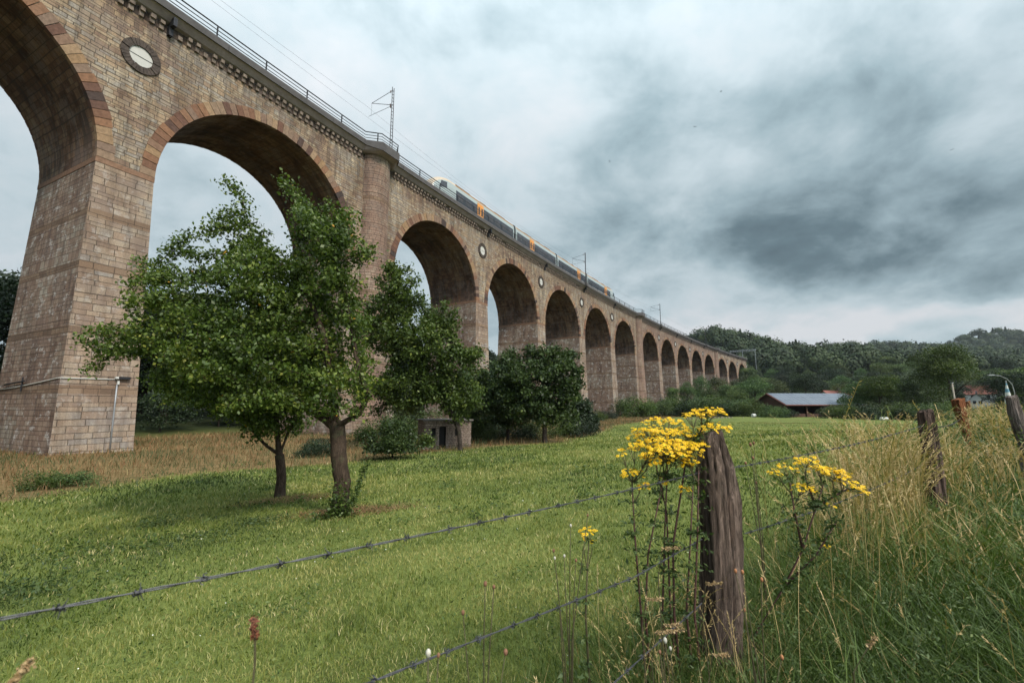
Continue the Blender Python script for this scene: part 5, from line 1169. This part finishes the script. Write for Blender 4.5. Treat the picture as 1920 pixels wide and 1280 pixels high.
for i, (px, py, d, lab) in enumerate(((1262, 1166, 1.8, 'topmost of the bent golden grass ears left of the near post foot'), (1268, 1176, 1.85, 'middle of the bent golden grass ears left of the near post foot'), (1246, 1180, 1.75, 'lowest bent golden grass ear left of the near post foot'), (1340, 1088, 2.1, 'pale bent grass ear crossing the face of the near post'), (1228, 1118, 1.8, 'upright golden ear left of the bent ones'), (1352, 1222, 1.9, 'pale grass ear crossing the foot of the near post'), (1258, 1022, 2.0, 'long pale grass ear between the ragwort stems'), (1640, 1200, 1.6, 'broken straw stalk leaning in the green verge grass'))):
    spike(lab, [gz(px - 22, d), A(px - 24, py + 60, d), A(px - 16, py + 6, d), A(px + 16, py + 4, d)] if i != 7 else [gz(px - 60, d), A(px - 40, py + 60, d), A(px - 12, py + 12, d), A(px + 3, py - 8, d)], .0024, m_strw, 'grass_ear')
# rank weeds on the verge between the far posts
def weedmass():
    P = []; n = 620
    st = MB()
    for _ in range(n):
        fu = random.uniform(5.2, 19); fv = random.gauss(.9, .9) + .06 * fu; x = FO[0] + fu * FU[0] + fv * FU[1]; y = FO[1] + fu * FU[1] - fv * FU[0]; h = random.uniform(.5, 1.05); z = Hs(x, y); a = random.uniform(0, 6.28); ln = random.uniform(0, .2)
        k = 26
        for j in range(k): t = (j + random.random()) / k; w = .10 * (1 - .6 * t); P.append((x + math.cos(a) * ln * t + random.gauss(0, w), y + math.sin(a) * ln * t + random.gauss(0, w), z + h * (.15 + .9 * t)))
    for _ in range(480):       # nettles and thistles low on the near verge
        fu = random.uniform(-.9, 5.5); fv = random.gauss(.35, .55); x = FO[0] + fu * FU[0] + fv * FU[1]; y = FO[1] + fu * FU[1] - fv * FU[0]; z = Hs(x, y); h = random.uniform(.15, .5)
        for j in range(22): t = random.random(); P.append((x + random.gauss(0, .06), y + random.gauss(0, .06), z + h * t))
    for _ in range(150):       # feathery leaves round the near post
        fu = random.uniform(-.7, 2.0); fv = random.uniform(.02, .85); x = FO[0] + fu * FU[0] + fv * FU[1]; y = FO[1] + fu * FU[1] - fv * FU[0]; z = Hs(x, y); h = random.uniform(.12, .42)
        for b in range(6):
            a = random.uniform(0, 6.28); ln = random.uniform(.05, .13); zb_ = z + h * random.uniform(.1, .8)
            for j in range(7): t = (j + 1) / 7; P.append((x + math.cos(a) * ln * t + random.gauss(0, .006), y + math.sin(a) * ln * t + random.gauss(0, .006), zb_ + ln * (.6 * t - .55 * t * t)))
    P = np.array(P); r = np.hypot(P[:, 0], P[:, 1]); V, F, T = leafquads(P, np.clip(.011 * r / 2.2, .024, .075) * rng.uniform(.6, 1.3, len(P)), np.clip(rng.normal(.5, .22, len(P)), 0, 1), .4, .1)
    tag(npmesh('verge_weeds', V, F, T, m_weed), 'leafy green weeds and thistles massed between the far fence posts', 'weeds', kind='stuff')
weedmass()
def tuftw(*a): o = tuft(*a); tag(o, None, 'weeds', kind='stuff'); return o
def tuft(name, label, P, sz, mt, asp=.4):
    V, F, T = leafquads(P, sz, np.clip(rng.normal(.45, .2, len(P)), 0, 1), asp, .2); o = npmesh(name, V, F, T, mt); return tag(o, label, 'ivy' if 'ivy' in label else 'weed')
bb = at(636, 960, 9.1); z_ = Hs(bb.x, bb.y); P = np.stack([bb.x + rng.normal(.02, .13, 700), bb.y + rng.normal(-.1, .06, 700), z_ + abs(rng.normal(0, .28, 700))], 1)
q1 = at(672, 900, 9.1); n_ = 260; t_ = rng.random(n_); P2 = np.stack([bb.x + .2 + (q1.x + .15 - bb.x - .2) * t_ + rng.normal(0, .03, n_), bb.y + rng.normal(0, .03, n_), z_ + .1 + t_ * .95 + rng.normal(0, .03, n_)], 1)
tuft('ivy_shoots', 'dark ivy and shoots at the foot of the large plum tree trunk', np.concatenate([P, P2]), rng.uniform(.04, .08, 960), m_leafo, .7)
for px, py, sc, lab in ((655, 760, 0, ''),): pass
for i, (px, d, w, lab) in enumerate(((308, 9.8, .25, 'upright dock plant in the meadow left of the plum trees'), (60, 5.6, .35, 'low thistle by the left edge behind the upper wire'), (210, 7.6, .5, 'dark weed patch below the dry grass on the left'), (400, 8.0, .55, 'dark clover patch in front of the dry grass'), (495, 9.2, .3, 'pale leafed weed left of the small plum trunk'))):
    c = at(px, 900, d); n_ = 500; x = c.x + rng.normal(0, w, n_); y = c.y + rng.normal(0, w * .7, n_); tuftw('weeds', lab, np.stack([x, y, H(x, y) + abs(rng.normal(0, .10 if i in (0, 1) else .05, n_))], 1), rng.uniform(.03, .08, n_), m_weed)
def drypatch(px, d, rx, ry, label):
    c = at(px, 900, d); n_ = 3500; x = c.x + rng.normal(0, rx, n_); y = c.y + rng.normal(0, ry, n_); V, F, T = blades(x, y, H(x, y), rng.uniform(.04, .11, n_), np.full(n_, .012), rng.uniform(.8, 2.5, n_), np.clip(rng.normal(.6, .2, n_), 0, 1)); tag(npmesh('mown_grass', V, F, T, m_dry), label, 'grass', kind='stuff')
drypatch(665, 9.6, .55, .25, 'brown mown grass lying round the large plum trunk'); drypatch(545, 11.9, .55, .3, 'brown mown grass lying round the small plum trunk')
drypatch(1480, 62, 3.5, 1.5, 'tan dry grass bank left of and before the barn gable'); drypatch(1540, 72, 3.5, 1.5, 'tan dry grass bank right in front of the open side of the barn')
# ================================================================== SMALL BUILDINGS
m_shed = masonry('shed_brick', [(0, (.25, .195, .165)), (.5, (.36, .29, .25)), (1, (.44, .37, .33))], bw=.25, rh=.08, bands=False, stain=.6)
m_dark = plain('dark_interior', (.012, .012, .012), .9); m_felt = plain('roof_felt', (.13, .12, .115), .95, var=.4)
def T2(o, z0, rz):
    c, s = math.cos(rz), math.sin(rz); return lambda x, y, z: Vector((o.x + x * c - y * s, o.y + x * s + y * c, z0 + z))
c = at(832, 838, 31); c.z = Hs(c.x, c.y) ; sh = empty('shed', c, 0); sh.rotation_euler.z = R(22); tag(sh, 'small flat roofed pale brick shed with a dark doorway under the orchard tree', 'shed')
w_ = MB(); Lx, Ly, hh = 3.1, 2.3, 1.75
def wallx(x0, x1, z0, z1): w_.face([(x0, -Ly / 2, z0), (x1, -Ly / 2, z0), (x1, -Ly / 2, z1), (x0, -Ly / 2, z1)], [(x0, z0), (x1, z0), (x1, z1), (x0, z1)])
for a in ((-1.55, -1.1, -.3, hh), (-1.1, -.82, -.3, .75), (-1.1, -.82, 1.3, hh), (-.82, -.6, -.3, hh), (-.6, -.15, 1.4, hh), (-.15, .45, -.3, hh), (.45, .65, -.3, .8), (.45, .65, 1.25, hh), (.65, 1.55, -.3, hh)): wallx(*a)
for q in (((-1.55, Ly / 2), (-1.55, -Ly / 2)), ((1.55, -Ly / 2), (1.55, Ly / 2)), ((1.55, Ly / 2), (-1.55, Ly / 2))):
    (xa, ya), (xb, yb) = q; w_.face([(xa, ya, -.3), (xb, yb, -.3), (xb, yb, hh), (xa, ya, hh)], [(ya + xa, -.3), (yb + xb, -.3), (yb + xb, hh), (ya + xa, hh)])
w_.build('wall', m_shed, sh, merge=False)
for nm, x, z, a, b_ in (('doorway', -.375, .55, .47, 1.72), ('window', -.96, 1.02, .30, .57), ('window', .55, 1.02, .22, .47)):
    q = MB(); q.box((x, -Ly / 2 + .14, z), (a, .03, b_)); q.build(nm, m_dark, sh)
q = MB(); q.box((0, 0, hh + .045), (Lx + .24, Ly + .24, .09)); q.build('roof', m_felt, sh)
# barn
m_board = plain('barn_boards', (.085, .045, .035), .85, var=.35, sc=3); m_red = plain('red_trim', (.12, .035, .028), .6); m_tile = plain('red_tiles', (.17, .065, .05), .8, var=.25, sc=2); m_gtile = plain('grey_tiles', (.16, .14, .15), .8, var=.2, sc=2)
m_rwall = plain('white_render', (.48, .48, .46), .8, var=.08, sc=1)
def solar():
    m, nt = mat('solar_panels'); uv = N(nt, 'ShaderNodeUVMap', uv_map='uv'); b = N(nt, 'ShaderNodeTexBrick', offset=0); nt.links.new(uv.outputs[0], b.inputs['Vector'])
    b.inputs['Color1'].default_value = (.07, .085, .115, 1); b.inputs['Color2'].default_value = (.10, .12, .15, 1); b.inputs['Mortar'].default_value = (.26, .28, .31, 1); b.inputs['Scale'].default_value = 1; b.inputs['Mortar Size'].default_value = .035; b.inputs['Brick Width'].default_value = 1.0; b.inputs['Row Height'].default_value = 1.6
    finish(nt, b.outputs['Color'], .4, spec=.5); return m
m_sol = solar()
bc = at(1476, 761, 94); bc.z = Hs(bc.x, bc.y); bn = empty('open_barn', bc, 0); bn.rotation_euler.z = R(4); tag(bn, 'dark wooden open barn with a roof of blue grey solar panels', 'barn')
BL, BW = 17.0, 11.0; ez, rz_ = -.0 + 2.55, 4.75; zo = -.0
fl = 761; ez = (761 - 757) * 94 / FPX - bc.z; rzt = (761 - 737.5) * 98 / FPX - bc.z
q = MB(); q.face([(0, BW, -.2), (0, 0, -.2), (0, 0, ez), (0, BW / 2, rzt), (0, BW, ez)]); g0 = q.build('gable_wall', m_board, bn, merge=False); q = MB(); q.face([(BL, 0, -.2), (BL, BW, -.2), (BL, BW, ez), (BL, BW / 2, rzt), (BL, 0, ez)]); g1 = q.build('gable_wall', m_board, bn, merge=False)
q = MB(); q.face([(0, BW, -.2), (BL, BW, -.2), (BL, BW, ez), (0, BW, ez)]); q.build('back_wall', m_board, bn, merge=False)
ov = .6
for sg, nm in ((0, 'roof'), (1, 'roof')):
    y0 = -ov if sg == 0 else BW + ov; zz0 = ez - ov * (rzt - ez) / (BW / 2); q = MB()
    q.face([(-ov, y0, zz0), (BL + ov, y0, zz0), (BL + ov, BW / 2, rzt), (-ov, BW / 2, rzt)], [(0, 0), (BL + 1.2, 0), (BL + 1.2, 6.4), (0, 6.4)]); q.face([(-ov, y0, zz0 - .16), (BL + ov, y0, zz0 - .16), (BL + ov, BW / 2, rzt - .16), (-ov, BW / 2, rzt - .16)])
    rf = q.build(nm, m_board, bn, merge=False)
    q = MB(); q.face([(-ov + .2, y0 + (.2 if sg == 0 else -.2), zz0 + .12), (BL + ov - .2, y0 + (.2 if sg == 0 else -.2), zz0 + .12), (BL + ov - .2, BW / 2, rzt + .06), (-ov + .2, BW / 2, rzt + .06)], [(0, 0), (BL + 1.2, 0), (BL + 1.2, 6.4), (0, 6.4)]); q.build('solar_panels', m_sol, rf, merge=False)
    q = MB(); q.tube([(-ov - .03, y0, zz0 - .05), (-ov - .03, BW / 2, rzt - .05)], .13, 4); q.tube([(-ov, y0 - .02, zz0 - .06), (BL + ov, y0 - .02, zz0 - .06)], .12, 4); q.build('red_verge', m_red, rf)
for i in range(5): q = MB(); q.box((i * BL / 4, .15, ez / 2 - .2), (.25, .25, ez)); q.build('post', m_board, bn)
q = MB(); q.box((BL * .45, .3, .35), (BL * .8, .05, .7)); q.build('feed_rail', m_board, bn)
def house(px, d, zb, wx, wy, hw_, hr, rz, wm, rm, label):
    c = at(px, 761, d); c.z = zb; o = empty('house', c, rz); tag(o, label, 'house'); q = MB(); x, y = wx / 2, wy / 2
    for P in ([(-x, -y, -3), (x, -y, -3), (x, -y, hw_), (-x, -y, hw_)], [(x, y, -3), (-x, y, -3), (-x, y, hw_), (x, y, hw_)], [(-x, y, -3), (-x, -y, -3), (-x, -y, hw_), (-x, 0, hr), (-x, y, hw_)], [(x, -y, -3), (x, y, -3), (x, y, hw_), (x, 0, hr), (x, -y, hw_)]): q.face(P)
    q.build('wall', wm, o, merge=False); q = MB(); e = .4
    for sg in (-1, 1):
        for dz in (0, -.14): q.face([(-x - e, sg * (y + e), hw_ - e * (hr - hw_) / y + .1 + dz), (x + e, sg * (y + e), hw_ - e * (hr - hw_) / y + .1 + dz), (x + e, 0, hr + .1 + dz), (-x - e, 0, hr + .1 + dz)])
    rf = q.build('roof', rm, o, merge=False); q = MB(); q.box((x * .4, 0, hr + .3), (.5, .5, 1.2)); q.build('chimney', m_gtile, rf)
    for sx in (-.5, .5):
        q = MB(); q.box((sx * x, -y - .02, hw_ - 1.3), (1.0, .06, 1.1)); q.build('window', m_td, o)
        q = MB(); q.box((-x - .02, sx * y * .8, hw_ - 1.3), (.06, .9, 1.1)); q.build('window', m_td, o)
house(1841, 180, 2.0, 8.5, 6, 2.9, 6.3, R(-46), m_rwall, m_tile, 'house with a red tiled roof behind the white gable')
house(1834, 165, 1.0, 5, 3.6, 1.6, 3.5, R(44), m_rwall, m_gtile, 'small white gabled house peeping over the straw grass')
house(1846, 260, 10.0, 9, 8, 5.5, 9.5, R(-60), m_rwall, m_gtile, 'large house with a brownish grey roof on the slope below the hill')
house(1889, 230, 6, 9, 7, 5, 9.2, R(30), m_rwall, m_tile, 'house with a dull red roof half hidden high on the slope')
house(1567, 150, 0, 8, 6, 2.6, 5.0, R(10), m_rwall, m_tile, 'little house with an orange roof just above the barn')
# lamp, pole, parasol, bale
c = at(1906, 761, 40); c.z = Hs(c.x, c.y); o = empty('street_lamp', c); tag(o, 'curved arm street lamp in front of dark trees at the right', 'street lamp'); zt = (761 - 704) * 40 / FPX - c.z
q = MB(); q.tube([(0, 0, 0), (0, 0, zt - 1.5), (-.1, 0, zt - .8), (-.5, 0, zt - .3), (-1.0, 0, zt - .06), (-1.7, 0, zt + .02)], [.05, .035, .03, .028, .025, .022], 8); q.build('lamp_pole', m_galv, o, smooth=True)
q = MB(); q.box((-1.85, 0, zt + .02), (.5, .16, .09)); q.build('lamp_head', m_galv, o)
c = at(1793, 761, 34); c.z = Hs(c.x, c.y); o = empty('utility_pole', c); tag(o, 'thin grey pole standing in front of the large oak', 'pole'); q = MB(); q.tube([(0, 0, 0), (-.08, 0, (761 - 718) * 34 / FPX - c.z)], [.06, .05], 8); q.build('pole_shaft', m_pink, o, smooth=True); q = MB(); q.box((-.08, 0, (761 - 718) * 34 / FPX - c.z), (.14, .14, .05)); q.build('pole_cap', m_galv, o)
c = at(1893, 761, 22); c.z = Hs(c.x, c.y); o = empty('closed_parasol', c); tag(o, 'folded blue and white garden parasol behind the grey post', 'parasol'); zt = (761 - 714) * 22 / FPX - c.z
m_blue = plain('blue_cloth', (.10, .22, .30), .8, var=.1); q = MB(); q.tube([(0, 0, 0), (0, 0, zt)], .025, 6); q.build('pole', m_galv, o)
for i in range(7):
    z0 = zt - .05 - i * .17; q = MB(); q.lathe([(.012 + .024 * i, z0), (.012 + .024 * (i + 1), z0 - .17)], (0, 0, 0), 12); q.build('cloth_band', m_blue if i % 2 == 0 else m_rwall, o, smooth=True)
def bale(px, d, label, L_=.8, r=.38):
    c = at(px, 761, d); c.z = Hs(c.x, c.y) + r; q = MB(); q.tube([(-L_ / 2, 0, 0), (-L_ / 2 + .1, 0, 0), (L_ / 2 - .1, 0, 0), (L_ / 2, 0, 0)], [r * .8, r, r, r * .8], 16); o = q.build('wrapped_bale', m_rwall, smooth=False); o.location = c; o.rotation_euler.z = .3; tag(o, label, 'bale')
bale(1412, 92, 'white wrapped bale in front of the bushes left of the barn'); bale(1655, 70, 'long white wrapped bale lying at the meadow edge right of the barn', 1.5, .25)
def rubble(px, d, label):
    c = at(px, 761, d); m = MB()
    for _ in range(60): x = random.gauss(0, 2.5); y = random.gauss(0, .8); s = random.uniform(.12, .4); m.box((c.x + x, c.y + y, Hs(c.x + x, c.y + y) + s * .3), (s, s * .8, s * .6), rz=random.uniform(0, 3))
    tag(m.build('rubble', m_pink, merge=False), label, 'rubble', kind='stuff')
rubble(1330, 92, 'low heap of pale broken stone at the far meadow edge')
# catenary gantry past the viaduct
o = empty('catenary_gantry', W(300, -4, 26.0)); tag(o, 'pale grey overhead line gantry above the trees past the viaduct', 'gantry'); a = float(np.interp(300, _S, _A)); o.rotation_euler.z = a
for y in (-7, 0, 7): q = MB(); q.box((0, y, 2), (.28, .28, 12.4)); q.build('gantry_leg', m_galv, o)
q = MB(); q.tube([(0, -7.5, 8), (0, 7.5, 8)], .12, 4); q.tube([(0, -7.5, 7.2), (0, 7.5, 7.2)], .12, 4); [q.tube([(0, y, 7.2), (0, y + .9, 8)], .07, 4) for y in np.arange(-7.5, 7, 1.0)]; q.build('gantry_beam', m_galv, o)
# fittings on the near pier
def pface(s, z, o=.02): return W(s, .42 * (ZS - z) / 18 + o, z)
q = MB(); q.tube([pface(.75, z, .06) for z in (-2.9, -1, 0, 1.30)], .045, 8); tag(q.build('conduit_pipe', m_galv, smooth=True), 'grey vertical conduit pipe on the foot of the nearest pier', 'pipe')
o = empty('floodlight', pface(.95, 1.72, .12)); tag(o, 'dark wall lamp at the top of the conduit on the nearest pier', 'lamp'); o.rotation_euler.z = VTH; q = MB(); q.box((0.1, 0, 0), (.62, .18, .16)); q.build('lamp_body', m_steel, o); q = MB(); q.box((-.28, -.02, 0), (.14, .2, .12)); q.build('lamp_glass', m_rwall, o)
q = MB(); q.box((0, 0, 0), (.1, .1, .22)); jb = q.build('junction_box', m_rwall); jb.location = pface(.78, 1.42, .1); jb.rotation_euler.z = VTH; tag(jb, 'small cream junction box at the head of the conduit pipe', 'junction box')
def pside(v, z, o=.03): hw_ = HW + .42 * (ZS - z) / 18 + o; bo_ = .42 * (ZS - z) / 18; return W(-hw_, bo_ - v, z)
q = MB(); q.tube([pface(.85, 1.62, .04), pface(-.5, 1.6, .04), pface(-1.85, 1.58, .05), pside(.2, 1.58), pside(3, 1.36), pside(6, 1.15), pside(8.6, 1.05)], .03, 6); tag(q.build('cable', m_rwall, smooth=True), 'white cable running round the nearest pier at lamp height', 'cable')
o = empty('bracket', pside(5.2, 1.45, .05)); tag(o, 'dark bracket on the flank of the nearest pier above the cable', 'bracket'); q = MB(); bp = pside(5.2, 1.45, .05); q.tube([pside(4.6, 1.5, .1) - bp, pside(7.6, 1.35, .1) - bp], .05, 6); q.build('arm', m_steel, o); q = MB(); q.tube([pside(4.9, 1.75, .1) - bp, pside(4.9, .9, .1) - bp], .04, 6); q.build('stay', m_steel, o)
# birds
for i, (px, py, d, lab) in enumerate(((1352, 172, 60, 'tiny dark bird high in the sky, topmost of the four'), (1303, 238, 62, 'tiny dark bird a little lower left of the topmost'), (1143, 303, 70, 'tiny dark bird alone above the rear of the train'), (1785, 281, 70, 'tiny dark bird far to the right over the dark cloud'))):
    c = at(px, py, d); q = MB(); q.tube([(-.10, 0, 0), (-.05, 0, .01), (.03, 0, .01), (.11, 0, 0)], [.01, .035, .03, .006], 6)
    for sg in (-1, 1): q.face([(.04, 0, .01), (-.04, 0, .01), (-.06, sg * .14, .07), (-.02, sg * .27, .03), (.02, sg * .14, .08)])
    b_ = q.build('bird', m_steel, merge=False); b_.location = c; b_.rotation_euler = (.2, .1, i * 1.3); tag(b_, lab, 'bird', 'birds in the sky')
# ================================================================== HAZE
q = MB(); q.box((100, 650, 70), (3000, 3000, 160)); hz = q.build('haze', plain('tmp', (1, 1, 1)), None)
hm, nt = mat('thin_air'); pv_ = N(nt, 'ShaderNodeVolumePrincipled'); pv_.inputs['Color'].default_value = (.80, .88, .95, 1); pv_.inputs['Density'].default_value = HAZE; pv_.inputs['Anisotropy'].default_value = .2
o_ = N(nt, 'ShaderNodeOutputMaterial'); nt.links.new(pv_.outputs[0], o_.inputs['Volume']); hz.data.materials.clear(); hz.data.materials.append(hm); tag(hz, kind='stuff')
